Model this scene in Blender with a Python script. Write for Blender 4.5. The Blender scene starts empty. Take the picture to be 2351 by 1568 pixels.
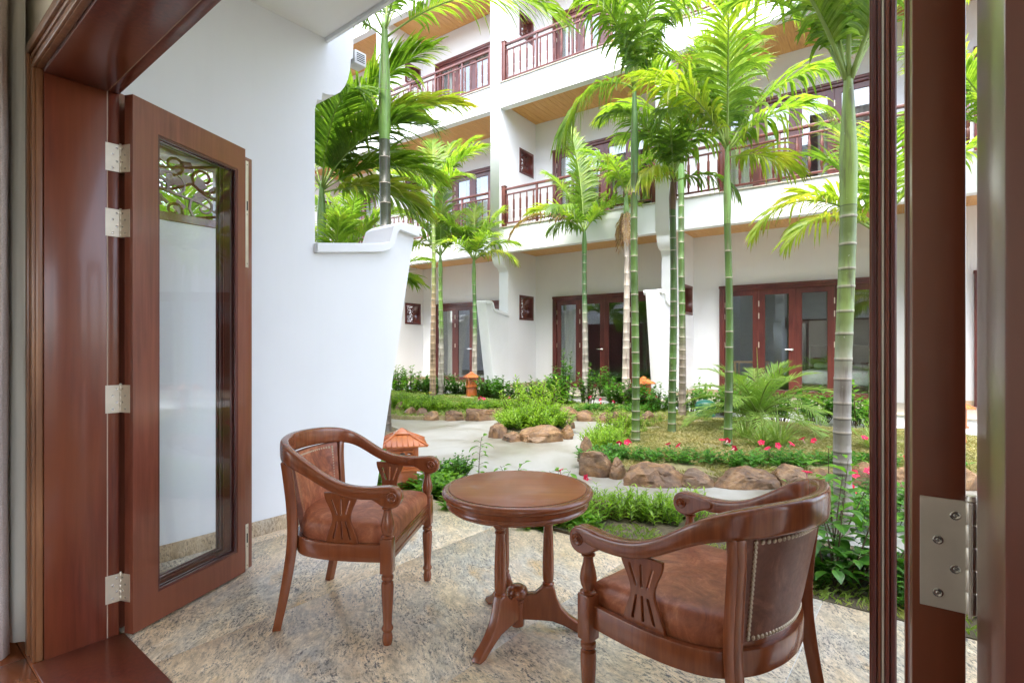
import bpy, bmesh, math, random
from mathutils import Vector, Matrix, noise
R = math.radians
random.seed(7)
sc = bpy.context.scene
COL = sc.collection
# ------------------------------------------------------------------ camera, sky, sun, exposure
CH = 1.2
cam_d = bpy.data.cameras.new('camera'); cam = bpy.data.objects.new('camera', cam_d); COL.objects.link(cam)
cam.location = (0, 0, CH); cam.rotation_euler = (R(90), 0, 0)
cam_d.sensor_width = 36; cam_d.lens = 36*1225/2351
cam_d.shift_y = 13/2351
cam_d.clip_start = .02; cam_d.clip_end = 400
sc.camera = cam
world = bpy.data.worlds.new('World'); sc.world = world; world.use_nodes = True
wn = world.node_tree; bg = wn.nodes['Background']
sky = wn.nodes.new('ShaderNodeTexSky'); sky.sky_type = 'NISHITA'; sky.sun_disc = False
SUN_EL, SUN_AZ = 62, -20
sky.sun_elevation = R(SUN_EL); sky.sun_rotation = R(180-SUN_AZ); sky.dust_density = 3.0; sky.air_density = .9; sky.ozone_density = .4
hs = wn.nodes.new('ShaderNodeHueSaturation'); hs.inputs['Saturation'].default_value = .62; wn.links.new(sky.outputs[0], hs.inputs['Color']); wn.links.new(hs.outputs[0], bg.inputs[0]); bg.inputs[1].default_value = .15
sd = bpy.data.lights.new('sun', 'SUN'); sd.energy = .6; sd.angle = R(40); sd.color = (1, .98, .95)
sun = bpy.data.objects.new('sun', sd); COL.objects.link(sun)
sun.rotation_euler = (R(90-SUN_EL), 0, R(SUN_AZ))
sun.location = (0, 0, 30)
sc.view_settings.view_transform = 'Standard'; sc.view_settings.look = 'None'
sc.view_settings.exposure = 3.05; sc.view_settings.gamma = 1
sc.cycles.max_bounces = 10; sc.cycles.diffuse_bounces = 7; sc.cycles.glossy_bounces = 4
sc.cycles.transmission_bounces = 6; sc.cycles.transparent_max_bounces = 16
sc.cycles.use_denoising = True; sc.cycles.caustics_reflective = False; sc.cycles.caustics_refractive = False

# ------------------------------------------------------------------ material tools
class NT:
    def __init__(s, name):
        s.m = bpy.data.materials.new(name); s.m.use_nodes = True
        s.t = s.m.node_tree; s.t.nodes.clear()
        s.out = s.n('ShaderNodeOutputMaterial')
    def n(s, typ, **kw):
        x = s.t.nodes.new(typ)
        for k, v in kw.items(): setattr(x, k, v)
        return x
    def l(s, a, b): s.t.links.new(a, b)
    def coord(s, scale=(1,1,1), src='Object', rot=(0,0,0), rnd=False):
        tc = s.n('ShaderNodeTexCoord'); mp = s.n('ShaderNodeMapping')
        mp.inputs['Scale'].default_value = scale; mp.inputs['Rotation'].default_value = rot
        s.l(tc.outputs[src], mp.inputs[0])
        if rnd:
            oi = s.n('ShaderNodeObjectInfo'); c = s.n('ShaderNodeCombineXYZ'); mu = s.n('ShaderNodeMath', operation='MULTIPLY')
            mu.inputs[1].default_value = 37.0; s.l(oi.outputs['Random'], mu.inputs[0])
            for i in range(3): s.l(mu.outputs[0], c.inputs[i])
            s.l(c.outputs[0], mp.inputs['Location'])
        return mp.outputs[0]
    def noise(s, vec, scale, detail=4, rough=.6, dist=0):
        x = s.n('ShaderNodeTexNoise'); x.inputs['Scale'].default_value = scale; x.inputs['Detail'].default_value = detail
        x.inputs['Roughness'].default_value = rough; x.inputs['Distortion'].default_value = dist
        s.l(vec, x.inputs['Vector']); return x.outputs['Fac']
    def ramp(s, fac, stops, interp='LINEAR'):
        x = s.n('ShaderNodeValToRGB'); cr = x.color_ramp; cr.interpolation = interp
        while len(cr.elements) > 1: cr.elements.remove(cr.elements[-1])
        cr.elements[0].position = stops[0][0]; cr.elements[0].color = c4(stops[0][1])
        for p, c in stops[1:]:
            e = cr.elements.new(p); e.color = c4(c)
        s.l(fac, x.inputs[0]); return x.outputs[0]
    def mix(s, fac, a, b, typ='MIX'):
        x = s.n('ShaderNodeMix', data_type='RGBA', blend_type=typ)
        for v, i in ((fac, 0), (a, 6), (b, 7)):
            if isinstance(v, (int, float)): x.inputs[i].default_value = v
            elif isinstance(v, tuple): x.inputs[i].default_value = c4(v)
            else: s.l(v, x.inputs[i])
        return x.outputs[2]
    def bump(s, h, strength, dist=.01):
        x = s.n('ShaderNodeBump'); x.inputs['Strength'].default_value = strength; x.inputs['Distance'].default_value = dist
        s.l(h, x.inputs['Height']); return x.outputs[0]
    def bsdf(s, col, rough=.5, normal=None, metal=0, coat=0, spec=.5, coatr=.1):
        b = s.n('ShaderNodeBsdfPrincipled')
        if isinstance(col, tuple): b.inputs['Base Color'].default_value = c4(col)
        else: s.l(col, b.inputs['Base Color'])
        if isinstance(rough, (int, float)): b.inputs['Roughness'].default_value = rough
        else: s.l(rough, b.inputs['Roughness'])
        b.inputs['Metallic'].default_value = metal; b.inputs['Coat Weight'].default_value = coat
        b.inputs['Coat Roughness'].default_value = coatr; b.inputs['Specular IOR Level'].default_value = spec
        if normal is not None: s.l(normal, b.inputs['Normal'])
        return b
    def done(s, sh):
        s.l(sh.outputs[0], s.out.inputs[0]); return s.m
def c4(c): return (c[0], c[1], c[2], 1) if len(c) == 3 else c

def wood(name, dark, light, sc3=(18,18,1.4), rough=.32, coat=.35, red=None, coatr=.12):
    t = NT(name); v = t.coord(sc3, rnd=True)
    f = t.noise(v, 3, 5, .6, .35)
    col = t.ramp(f, [(.3, dark), (.68, light)])
    v2 = t.coord((1.2,1.2,.5), rnd=True); f2 = t.noise(v2, 2.2, 3, .5)
    col = t.mix(t.ramp(f2, [(.35,(0,0,0)),(.7,(1,1,1))]), col, red or tuple(x*.72 for x in dark))
    rr = rough
    return t.done(t.bsdf(col, rr, t.bump(f, .06, .002), coat=coat, coatr=coatr))
M = {}
M['jambwood'] = wood('jamb_wood', (.085,.020,.013), (.14,.036,.021), (14,14,1), .34, 1.0, (.11,.035,.018), .28)
M['mahogany'] = wood('mahogany', (.085,.015,.011), (.19,.040,.023), (20,20,1), .3, .35, (.20,.055,.020))
M['leafwood'] = wood('door_wood', (.13,.032,.018), (.23,.064,.037), (20,20,1), .33, .35, (.22,.064,.032))
M['casing'] = wood('casing_wood', (.22,.085,.035), (.42,.20,.09), (14,14,1), .35, .3)
M['leafedge'] = wood('door_edge_wood', (.10,.022,.018), (.16,.04,.03), (14,14,1), .33, .3)
M['farwood'] = wood('far_door_wood', (.095,.02,.018), (.17,.04,.03), (10,10,1), .35, .25)
M['railwood'] = wood('rail_wood', (.085,.020,.014), (.15,.038,.024), (8,8,2), .4, .2)
M['chairwood'] = wood('chair_wood', (.16,.040,.013), (.29,.082,.026), (20,20,2), .27, .45, (.23,.062,.020))
M['tablewood'] = wood('table_wood', (.31,.088,.026), (.44,.145,.048), (1.2,9,9), .36, .22, (.30,.082,.025))
M['soffitwood'] = wood('soffit_wood', (.52,.24,.065), (.78,.45,.15), (14,1,14), .4, .15, (.66,.34,.10))
M['floorwood'] = wood('floor_wood', (.22,.06,.02), (.42,.14,.05), (1,14,14), .25, .4)
def plaster(name, c, lo=.93):
    t = NT(name); v = t.coord((1,1,1), rnd=False)
    f = t.noise(v, 1.3, 5, .6); f3 = t.noise(t.coord((5,5,.45)), 1.5, 4, .65)
    col = t.ramp(f, [(.3, tuple(x*lo for x in c)), (.6, c)])
    col = t.mix(t.ramp(f3, [(.5,(0,0,0)),(.8,(.14,.14,.14))]), col, tuple(x*.86 for x in c))
    return t.done(t.bsdf(col, .75, t.bump(t.mix(.5, t.noise(v, 140, 4), t.noise(v, 11, 5)), .35, .004), spec=.25))
M['plaster'] = plaster('white_plaster', (.805,.82,.85), .97)
M['ceil'] = plaster('ceiling_plaster', (.84,.83,.81), .97)
M['cream'] = plaster('cream_room_plaster', (.84,.80,.69))
M['coping'] = plaster('coping_plaster', (.80,.815,.84))
# granite
def granite(name, warm=0.0):
    t = NT(name); tc = t.n('ShaderNodeTexCoord'); oi = t.n('ShaderNodeObjectInfo')
    mp = t.n('ShaderNodeMapping'); t.l(tc.outputs['Object'], mp.inputs[0])
    mr = t.n('ShaderNodeMapRange'); mr.inputs[3].default_value = -.3; mr.inputs[4].default_value = 1.0
    t.l(oi.outputs['Random'], mr.inputs[0]); cr = t.n('ShaderNodeCombineXYZ'); t.l(mr.outputs[0], cr.inputs[2])
    t.l(cr.outputs[0], mp.inputs['Rotation'])
    mu = t.n('ShaderNodeMath', operation='MULTIPLY'); mu.inputs[1].default_value = 23; t.l(oi.outputs['Random'], mu.inputs[0])
    c2 = t.n('ShaderNodeCombineXYZ'); t.l(mu.outputs[0], c2.inputs[0]); t.l(mu.outputs[0], c2.inputs[1]); t.l(c2.outputs[0], mp.inputs['Location'])
    # flow distortion
    nz = t.n('ShaderNodeTexNoise'); nz.inputs['Scale'].default_value = 1.5; nz.inputs['Detail'].default_value = 3; t.l(mp.outputs[0], nz.inputs['Vector'])
    sub = t.n('ShaderNodeVectorMath', operation='SUBTRACT'); sub.inputs[1].default_value = (.5,.5,.5); t.l(nz.outputs['Color'], sub.inputs[0])
    scv = t.n('ShaderNodeVectorMath', operation='SCALE'); scv.inputs['Scale'].default_value = .22; t.l(sub.outputs[0], scv.inputs[0])
    add = t.n('ShaderNodeVectorMath', operation='ADD'); t.l(mp.outputs[0], add.inputs[0]); t.l(scv.outputs[0], add.inputs[1])
    st = t.n('ShaderNodeMapping'); st.inputs['Scale'].default_value = (1, 2.0, 1); t.l(add.outputs[0], st.inputs[0]); V2 = st.outputs[0]
    big = t.noise(V2, 1.3, 5, .6); mid = t.noise(V2, 12, 9, .82, .1); s5 = t.n('ShaderNodeMapping'); s5.inputs['Scale'].default_value = (1, 1.15, 1); t.l(V2, s5.inputs[0]); fine = t.noise(s5.outputs[0], 40, 6, .85)
    base = t.ramp(mid, [(.34,(.20,.165,.12)), (.5,(.36,.295,.21)), (.64,(.50,.43,.33))])
    grey = t.ramp(mid, [(.34,(.13,.135,.14)), (.52,(.31,.30,.28)), (.66,(.46,.44,.40))])
    col = t.mix(t.ramp(big, [(.44,(0,0,0)), (.60,(1,1,1))]), base, grey)
    och = t.noise(V2, 2.6, 4, .6); col = t.mix(t.ramp(och, [(.56,(0,0,0)), (.74,(.8,.8,.8))]), col, (.36,.235,.09))
    pink = t.noise(mp.outputs[0], 1.8, 3, .5); col = t.mix(t.ramp(pink, [(.5,(0,0,0)), (.7,(.4,.4,.4))]), col, (.38,.30,.25))
    sp = t.ramp(fine, [(.515,(0,0,0)), (.56,(1,1,1))])
    clus = t.ramp(t.noise(V2, 3.0, 5, .7, .2), [(.40,(.22,.22,.22)), (.56,(1,1,1))])
    mm = t.mix(1.0, sp, clus, 'MULTIPLY')
    col = t.mix(mm, col, (.045,.045,.05))
    lt = t.ramp(t.noise(V2, 26, 4, .7), [(.6,(0,0,0)), (.72,(.6,.6,.6))]); col = t.mix(lt, col, (.58,.52,.43))
    col = t.mix(1, col, (2.12,2.04,1.88), 'MULTIPLY')
    if warm: col = t.mix(warm, col, (.26,.15,.05), 'MIX')
    return t.done(t.bsdf(col, t.ramp(fine, [(.3,(.25,)*3),(.7,(.42,)*3)]), coat=.12, coatr=.15))
M['granite'] = granite('granite'); M['granite_skirt'] = granite('granite_skirting', .45)
t = NT('concrete_path'); v = t.coord()
f = t.noise(v, .8, 7, .62, .8); g = t.noise(v, 6, 6, .7); sp = t.noise(v, 90, 2)
col = t.ramp(f, [(.32,(.19,.18,.14)), (.45,(.28,.275,.245)), (.56,(.35,.352,.335)), (.68,(.42,.425,.415))])
col = t.mix(t.ramp(g, [(.5,(0,0,0)),(.75,(.55,.55,.55))]), col, (.34,.33,.29)); col = t.mix(t.ramp(sp,[(.68,(0,0,0)),(.72,(.4,.4,.4))]), col, (.25,.23,.2))
M['concrete'] = t.done(t.bsdf(col, t.ramp(f, [(.3,(.3,)*3),(.7,(.55,)*3)]), t.bump(g, .1, .004)))
t = NT('soil'); v = t.coord(); f = t.noise(v, 9, 8, .75); col = t.ramp(f, [(.3,(.05,.04,.025)), (.7,(.17,.14,.08))])
M['soil'] = t.done(t.bsdf(col, .95, t.bump(f, .8, .03)))
t = NT('lawn_ground'); v = t.coord(); f = t.noise(v, 2.2, 6, .7); g = t.noise(v, 45, 5, .8)
col = t.ramp(f, [(.32,(.18,.17,.07)), (.5,(.34,.29,.15)), (.68,(.50,.41,.26))]); col = t.mix(t.ramp(g,[(.4,(0,0,0)),(.7,(.6,.6,.6))]), col, (.14,.15,.05))
M['lawn'] = t.done(t.bsdf(col, .95, t.bump(g, 1, .02)))
t = NT('boulder_stone'); v = t.coord(rnd=True); f = t.noise(v, 3.2, 6, .65, 1.2); g = t.noise(v, 14, 7, .75)
st = t.coord((1.2,1.2,7), rnd=True); s3 = t.noise(st, 2, 5, .6, .8)
col = t.ramp(f, [(.3,(.045,.026,.017)), (.46,(.105,.062,.035)), (.56,(.175,.105,.052)), (.72,(.26,.18,.105))])
col = t.mix(t.ramp(s3,[(.5,(0,0,0)),(.7,(.6,.6,.6))]), col, (.15,.125,.10)); col = t.mix(t.ramp(g,[(.50,(0,0,0)),(.66,(.7,.7,.7))]), col, (.05,.034,.025))
col = t.mix(1, col, (1.45,1.32,1.12), 'MULTIPLY')
M['rock'] = t.done(t.bsdf(col, .5, t.bump(t.mix(.6,f,g), .9, .03), coat=.12, coatr=.35))
t = NT('terracotta'); v = t.coord(); f = t.noise(v, 6, 5, .6); col = t.ramp(f, [(.3,(.42,.10,.025)), (.65,(.64,.19,.045))])
M['terra'] = t.done(t.bsdf(col, .32, t.bump(f,.1,.003), coat=.5))
def leather(name, a, b, c):
    t = NT(name); v = t.coord((1,1,1), rnd=True); w = t.n('ShaderNodeTexNoise'); w.inputs['Scale'].default_value = 3
    f = t.noise(v, 9, 7, .72, 1.5); g = t.noise(v, 34, 6, .8, 1); h = t.noise(v, 2.4, 3, .5)
    col = t.ramp(f, [(.34, a), (.52, b), (.66, c)]); col = t.mix(t.ramp(g, [(.45,(0,0,0)),(.72,(.6,.6,.6))]), col, a)
    col = t.mix(t.ramp(h, [(.42,(0,0,0)),(.7,(.5,.5,.5))]), col, b)
    vor = t.n('ShaderNodeTexVoronoi', feature='DISTANCE_TO_EDGE'); vor.inputs['Scale'].default_value = 190; t.l(v, vor.inputs['Vector'])
    return t.done(t.bsdf(col, t.ramp(g,[(.3,(.38,)*3),(.7,(.55,)*3)]), t.bump(vor.outputs[0], .2, .002), coat=.05, coatr=.3))
M['leather'] = leather('brown_leather', (.17,.042,.019), (.38,.115,.048), (.58,.225,.11))
M['leather_dk'] = leather('dark_brown_leather', (.12,.042,.026), (.19,.07,.043), (.29,.12,.075))
def plain(name, c, rough=.5, metal=0, coat=0, spec=.5):
    t = NT(name); v = t.coord(); f = t.noise(v, 12, 5)
    col = t.ramp(f, [(.3, tuple(x*.85 for x in c)), (.7, c)])
    return t.done(t.bsdf(col, rough, metal=metal, coat=coat, spec=spec))
M['steel'] = plain('brushed_steel', (.74,.67,.55), .38, .55)
M['chrome'] = plain('satin_chrome', (.85,.85,.85), .2, 1)
M['brass'] = plain('antique_brass', (.55,.44,.32), .30, 1)
M['screw'] = plain('screw_metal', (.5,.48,.44), .25, 1)
M['dark'] = plain('dark_gap', (.02,.018,.016), .7)
M['groove'] = plain('pale_seal_strip', (.50,.36,.27), .6)
M['darkgreen'] = plain('green_plastic', (.008,.11,.08), .35)
M['whiteplastic'] = plain('white_plastic', (.7,.71,.72), .4)
M['blackplastic'] = plain('black_plastic', (.03,.03,.035), .35)
M['linen'] = plain('white_bed_linen', (.75,.76,.77), .9)
M['greywall'] = plain('room_wall_paint', (.30,.29,.275), .8)
M['roomfloor'] = plain('room_floor', (.12,.07,.04), .4)
M['granite_edge'] = plain('stone_edge', (.42,.38,.31), .5)
M['bulb'] = plain('lamp_glass_white', (.8,.8,.76), .4)
t = NT('curtain_grey'); v = t.coord((1,1,1)); f = t.noise(v, 220, 3, .8); col = t.ramp(f, [(.3,(.40,.34,.30)), (.7,(.66,.58,.54))])
M['curtain'] = t.done(t.bsdf(col, .95, t.bump(f,.4,.002), spec=.1))
t = NT('sheer_cloth'); b = t.bsdf((.90,.88,.80), .9, spec=.1); tr = t.n('ShaderNodeBsdfTranslucent'); tr.inputs[0].default_value = (.8,.79,.72,1)
mx = t.n('ShaderNodeMixShader'); mx.inputs[0].default_value = .35; t.l(b.outputs[0], mx.inputs[1]); t.l(tr.outputs[0], mx.inputs[2]); M['sheer'] = t.done(mx)
def glass(name, tint, base=.06, k=1.0):
    t = NT(name); lw = t.n('ShaderNodeLayerWeight'); lw.inputs[0].default_value = .5; fr = t.n('ShaderNodeMath', operation='POWER'); fr.inputs[1].default_value = 4.0; t.l(lw.outputs['Facing'], fr.inputs[0])
    ma = t.n('ShaderNodeMath', operation='MULTIPLY_ADD', use_clamp=True); ma.inputs[1].default_value = k; ma.inputs[2].default_value = base; t.l(fr.outputs[0], ma.inputs[0])
    tr = t.n('ShaderNodeBsdfTransparent'); tr.inputs[0].default_value = c4(tint)
    gl = t.n('ShaderNodeBsdfGlossy'); gl.inputs['Roughness'].default_value = .0; gl.inputs[0].default_value = (.92,.95,.96,1)
    mx = t.n('ShaderNodeMixShader'); t.l(ma.outputs[0], mx.inputs[0]); t.l(tr.outputs[0], mx.inputs[1]); t.l(gl.outputs[0], mx.inputs[2])
    return t.done(mx)
M['glass'] = glass('door_glass', (.988,.995,.995), .022, .9)
M['farglass'] = glass('far_door_glass', (.90,.93,.93), .12, .9)
def leafmat(name, a, b, tip=None, trans=.45, gloss=.35, yell=None, tipstart=.86):
    """a..b: colour range, tip: dead tip colour by UV v"""
    t = NT(name); oi = t.n('ShaderNodeObjectInfo'); v = t.coord((1,1,1)); f = t.noise(v, 5, 3); f2 = t.noise(v, 26, 3)
    col = t.ramp(t.mix(.45, f, f2), [(.36, a), (.64, b)])
    if yell:
        col = t.mix(t.ramp(t.noise(v, 2.3, 3), [(.50,(0,0,0)),(.68,(.85,.85,.85))]), col, yell)
    uv = t.n('ShaderNodeTexCoord'); sp = t.n('ShaderNodeSeparateXYZ'); t.l(uv.outputs['UV'], sp.inputs[0])
    mid = t.ramp(sp.outputs[0], [(.40,(0,0,0)), (.5,(.45,.45,.45)), (.60,(0,0,0))]); col = t.mix(mid, col, tuple(min(1,x*1.5+.03) for x in b))
    if tip:
        an = t.n('ShaderNodeMath', operation='ADD'); t.l(sp.outputs[1], an.inputs[0]); mm = t.n('ShaderNodeMath', operation='MULTIPLY_ADD'); mm.inputs[1].default_value = .5; mm.inputs[2].default_value = -.25
        t.l(t.noise(v, 9, 3), mm.inputs[0]); t.l(mm.outputs[0], an.inputs[1])
        col = t.mix(t.ramp(an.outputs[0], [(tipstart,(0,0,0)), (tipstart+.12,(1,1,1))]), col, tip)
    b1 = t.bsdf(col, gloss, spec=.5); tr = t.n('ShaderNodeBsdfTranslucent'); tc = t.mix(1, col, (1.25,1.3,.55), 'MULTIPLY'); t.l(tc, tr.inputs[0])
    mx = t.n('ShaderNodeMixShader'); mx.inputs[0].default_value = trans; t.l(b1.outputs[0], mx.inputs[1]); t.l(tr.outputs[0], mx.inputs[2])
    return t.done(mx)
DEAD = (.30,.19,.09)
M['frond'] = leafmat('palm_leaf', (.085,.19,.022), (.25,.38,.05), DEAD, .60, .34, (.38,.45,.07), .88)
M['frond_dk'] = leafmat('palm_leaf_deep', (.06,.145,.022), (.17,.28,.04), DEAD, .58, .36, (.20,.32,.035), .98)
M['frond_yl'] = leafmat('palm_leaf_yellow', (.16,.28,.02), (.38,.46,.05), DEAD, .5, .4, (.50,.48,.08), .84)
M['frond_dead'] = leafmat('palm_leaf_dead', (.20,.12,.06), (.42,.29,.15), (.22,.12,.06), .3, .7, (.36,.30,.08), .6)
M['date'] = leafmat('date_palm_leaf', (.13,.27,.035), (.34,.50,.12), None, .4, .36)
M['broad'] = leafmat('broad_leaf', (.03,.12,.015), (.10,.27,.03), None, .32, .3, (.15,.33,.03))
M['broad_lt'] = leafmat('broad_leaf_light', (.07,.22,.02), (.20,.42,.04), None, .45, .3, (.30,.48,.06))
M['fineleaf'] = leafmat('fine_leaf', (.15,.30,.025), (.33,.50,.06), None, .45, .42, (.36,.52,.06))
M['flowerleaf'] = leafmat('vine_leaf', (.03,.14,.02), (.11,.30,.04), None, .35, .3, (.17,.36,.05))
M['spider'] = leafmat('spider_leaf', (.14,.26,.05), (.38,.48,.16), None, .4, .4)
M['grassblade'] = leafmat('grass_blade', (.22,.23,.08), (.45,.41,.20), None, .4, .6, (.50,.42,.22))
M['grassgreen'] = leafmat('grass_blade_green', (.12,.22,.03), (.30,.42,.08), None, .4, .6, (.45,.42,.18))
def petal(n, c): 
    t = NT(n); b1 = t.bsdf(c, .5); tr = t.n('ShaderNodeBsdfTranslucent'); tr.inputs[0].default_value = c4(c)
    mx = t.n('ShaderNodeMixShader'); mx.inputs[0].default_value = .35; t.l(b1.outputs[0], mx.inputs[1]); t.l(tr.outputs[0], mx.inputs[2]); return t.done(mx)
M['pink'] = petal('pink_petal', (.80,.02,.10)); M['yellow'] = petal('yellow_petal', (.85,.75,.12)); M['paleflower'] = petal('pale_pink_tube', (.8,.45,.5))
M['stem'] = plain('green_stem', (.10,.16,.04), .6); M['twig'] = plain('brown_twig', (.10,.06,.035), .7)
M['rachis'] = plain('palm_rachis', (.24,.34,.07), .45); M['shaft'] = None
def trunkmat(name):
    t = NT(name); at = t.n('ShaderNodeAttribute'); at.attribute_name = 'Col'; v = t.coord((1,1,.22)); f = t.noise(v, 30, 5, .7); g = t.noise(t.coord((1,1,1)), 60, 2)
    col = t.mix(t.ramp(f, [(.35,(.62,.62,.62)), (.6,(1,1,1))]), (0,0,0), at.outputs['Color'])
    col = t.mix(t.ramp(f, [(.35,(.0,)*3), (.75,(.35,)*3)]), at.outputs['Color'], t.mix(1, at.outputs['Color'], (.45,.42,.38), 'MULTIPLY'))
    st = t.noise(t.coord((1,1,.10)), 20, 4, .6); col = t.mix(t.ramp(st, [(.54,(0,)*3), (.68,(.7,)*3)]), col, (.07,.045,.03))
    col = t.mix(t.ramp(g, [(.70,(0,)*3), (.76,(.55,)*3)]), col, (.6,.62,.55))
    return t.done(t.bsdf(col, .42, t.bump(f, .15, .004), coat=.1))
M['trunk'] = trunkmat('palm_trunk')
t = NT('palm_fibre'); v = t.coord((1,1,.15)); f = t.noise(v, 30, 5); M['fibre'] = t.done(t.bsdf(t.ramp(f, [(.3,(.07,.035,.02)), (.7,(.30,.17,.09))]), .8, t.bump(f,.5,.01)))

# ------------------------------------------------------------------ mesh tools
class MB:
    def __init__(s): s.v = []; s.f = []; s.mi = []; s.uv = []; s.col = []
    def add(s, vs, fs, mi=0, uvs=None):
        o = len(s.v); s.v.extend([tuple(x) for x in vs])
        for i, f in enumerate(fs):
            s.f.append(tuple(k+o for k in f)); s.mi.append(mi)
            if uvs is not None: s.uv.extend([uvs[k] for k in f])
            else: s.uv.extend([(0.2,0)]*len(f))
        return s
    def box(s, x0, x1, y0, y1, z0, z1, mi=0):
        v = [(x,y,z) for x in (x0,x1) for y in (y0,y1) for z in (z0,z1)]
        return s.add(v, [(0,1,3,2),(4,6,7,5),(0,4,5,1),(2,3,7,6),(0,2,6,4),(1,5,7,3)], mi)
    def lathe(s, prof, n=20, c=(0,0,0), mi=0, axis=None):
        vs = []; fs = []
        for r, z in prof:
            for k in range(n):
                a = 2*math.pi*k/n; p = Vector((r*math.cos(a), r*math.sin(a), z))
                if axis is not None: p = axis @ p
                vs.append(p + Vector(c))
        m = len(prof)
        for i in range(m-1):
            for k in range(n):
                a, b = i*n+k, i*n+(k+1) % n; fs.append((a, b, b+n, a+n))
        fs.append(tuple(range(n-1,-1,-1))); fs.append(tuple((m-1)*n+k for k in range(n)))
        return s.add(vs, fs, mi)
    def tube(s, pts, rad, n=6, mi=0):
        pts = [Vector(p) for p in pts]; m = len(pts)
        if not hasattr(rad, '__len__'): rad = [rad]*m
        vs = []; fs = []; up = None
        for i, p in enumerate(pts):
            d = (pts[min(i+1,m-1)] - pts[max(i-1,0)]).normalized()
            if up is None: up = Vector((0,0,1)) if abs(d.z) < .9 else Vector((1,0,0))
            a = d.cross(up).normalized(); b = a.cross(d).normalized(); up = b
            for k in range(n):
                t = 2*math.pi*k/n; vs.append(p + a*(rad[i]*math.cos(t)) + b*(rad[i]*math.sin(t)))
        for i in range(m-1):
            for k in range(n):
                q, r_ = i*n+k, i*n+(k+1) % n; fs.append((q, r_, r_+n, q+n))
        fs.append(tuple(range(n-1,-1,-1))); fs.append(tuple((m-1)*n+k for k in range(n)))
        return s.add(vs, fs, mi)
    def sweep(s, pts, secs, mi=0, side=None):
        """pts: centre points; secs: per point list of (u, z) section; u along horizontal normal"""
        m = len(pts); n = len(secs[0]); vs = []; fs = []
        for i, p in enumerate(pts):
            d = Vector(pts[min(i+1,m-1)]) - Vector(pts[max(i-1,0)]); d.z = 0; d.normalize(); nn = Vector((d.y, -d.x, 0))
            for u, z in secs[i]: vs.append(Vector(p) + nn*u + Vector((0,0,z)))
        for i in range(m-1):
            for k in range(n):
                q, r_ = i*n+k, i*n+(k+1) % n; fs.append((q, r_, r_+n, q+n))
        fs.append(tuple(range(n-1,-1,-1))); fs.append(tuple((m-1)*n+k for k in range(n)))
        return s.add(vs, fs, mi)
    def mesh(s, name, mats, smooth=False):
        me = bpy.data.meshes.new(name); me.from_pydata(s.v, [], s.f)
        if not isinstance(mats, (list, tuple)): mats = [mats]
        for m in mats: me.materials.append(m)
        if len(mats) > 1: me.polygons.foreach_set('material_index', s.mi)
        uvl = me.uv_layers.new(name='UVMap'); uvl.data.foreach_set('uv', [c for q in s.uv for c in q])
        if s.col:
            ca = me.color_attributes.new('Col', 'FLOAT_COLOR', 'POINT'); ca.data.foreach_set('color', [c for q in s.col for c in c4(q)])
        if smooth: me.polygons.foreach_set('use_smooth', [True]*len(me.polygons))
        me.update(); return me
def fix(me, bevel=0, seg=2, ang=35):
    bm = bmesh.new(); bm.from_mesh(me); bmesh.ops.recalc_face_normals(bm, faces=bm.faces)
    if bevel:
        ed = [e for e in bm.edges if len(e.link_faces) == 2 and e.calc_face_angle(0) > R(ang)]
        bmesh.ops.bevel(bm, geom=ed, offset=bevel, segments=seg, affect='EDGES', profile=.5, clamp_overlap=True)
    bm.to_mesh(me); bm.free(); return me
def smooth_by(me, ang=40):
    me.polygons.foreach_set('use_smooth', [True]*len(me.polygons))
    bm = bmesh.new(); bm.from_mesh(me)
    for e in bm.edges:
        if len(e.link_faces) == 2 and e.calc_face_angle(0) > R(ang): e.smooth = False
    bm.to_mesh(me); bm.free(); return me
def obj(name, me, parent=None, loc=None, rotz=None, rot=None, mat=None):
    o = bpy.data.objects.new(name, me); COL.objects.link(o); o.parent = parent
    if loc is not None: o.location = loc
    if rotz is not None: o.rotation_euler = (0,0,rotz)
    if rot is not None: o.rotation_euler = rot
    return o
def part(name, mb, mats, parent=None, smooth=False, bevel=0, **kw):
    me = mb.mesh(name, mats)
    if bevel or smooth: fix(me, bevel)
    if smooth or bevel: smooth_by(me, 38)
    return obj(name, me, parent, **kw)
def tag(o, label=None, cat=None, group=None, kind=None):
    if label: o['label'] = label
    if cat: o['category'] = cat
    if group: o['group'] = group
    if kind: o['kind'] = kind
    return o
def thing(name, label, cat, loc=(0,0,0), rotz=0, group=None):
    o = bpy.data.objects.new(name, None); COL.objects.link(o); o.location = loc; o.rotation_euler = (0,0,rotz); o.empty_display_size = .1
    return tag(o, label, cat, group)
def struct(name, mb, mats, **kw):
    return tag(part(name, mb, mats, **kw), kind='structure')
def children(o): return [c for c in bpy.data.objects if c.parent == o]
def copy_tree(o, parent=None, kids=None):
    c = o.copy(); COL.objects.link(c); c.parent = parent
    for ch in (CH_MAP.get(o.name) or []): copy_tree(ch, c)
    return c
CH_MAP = {}
def index_children():
    CH_MAP.clear()
    for o in bpy.data.objects:
        if o.parent: CH_MAP.setdefault(o.parent.name, []).append(o)
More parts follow.
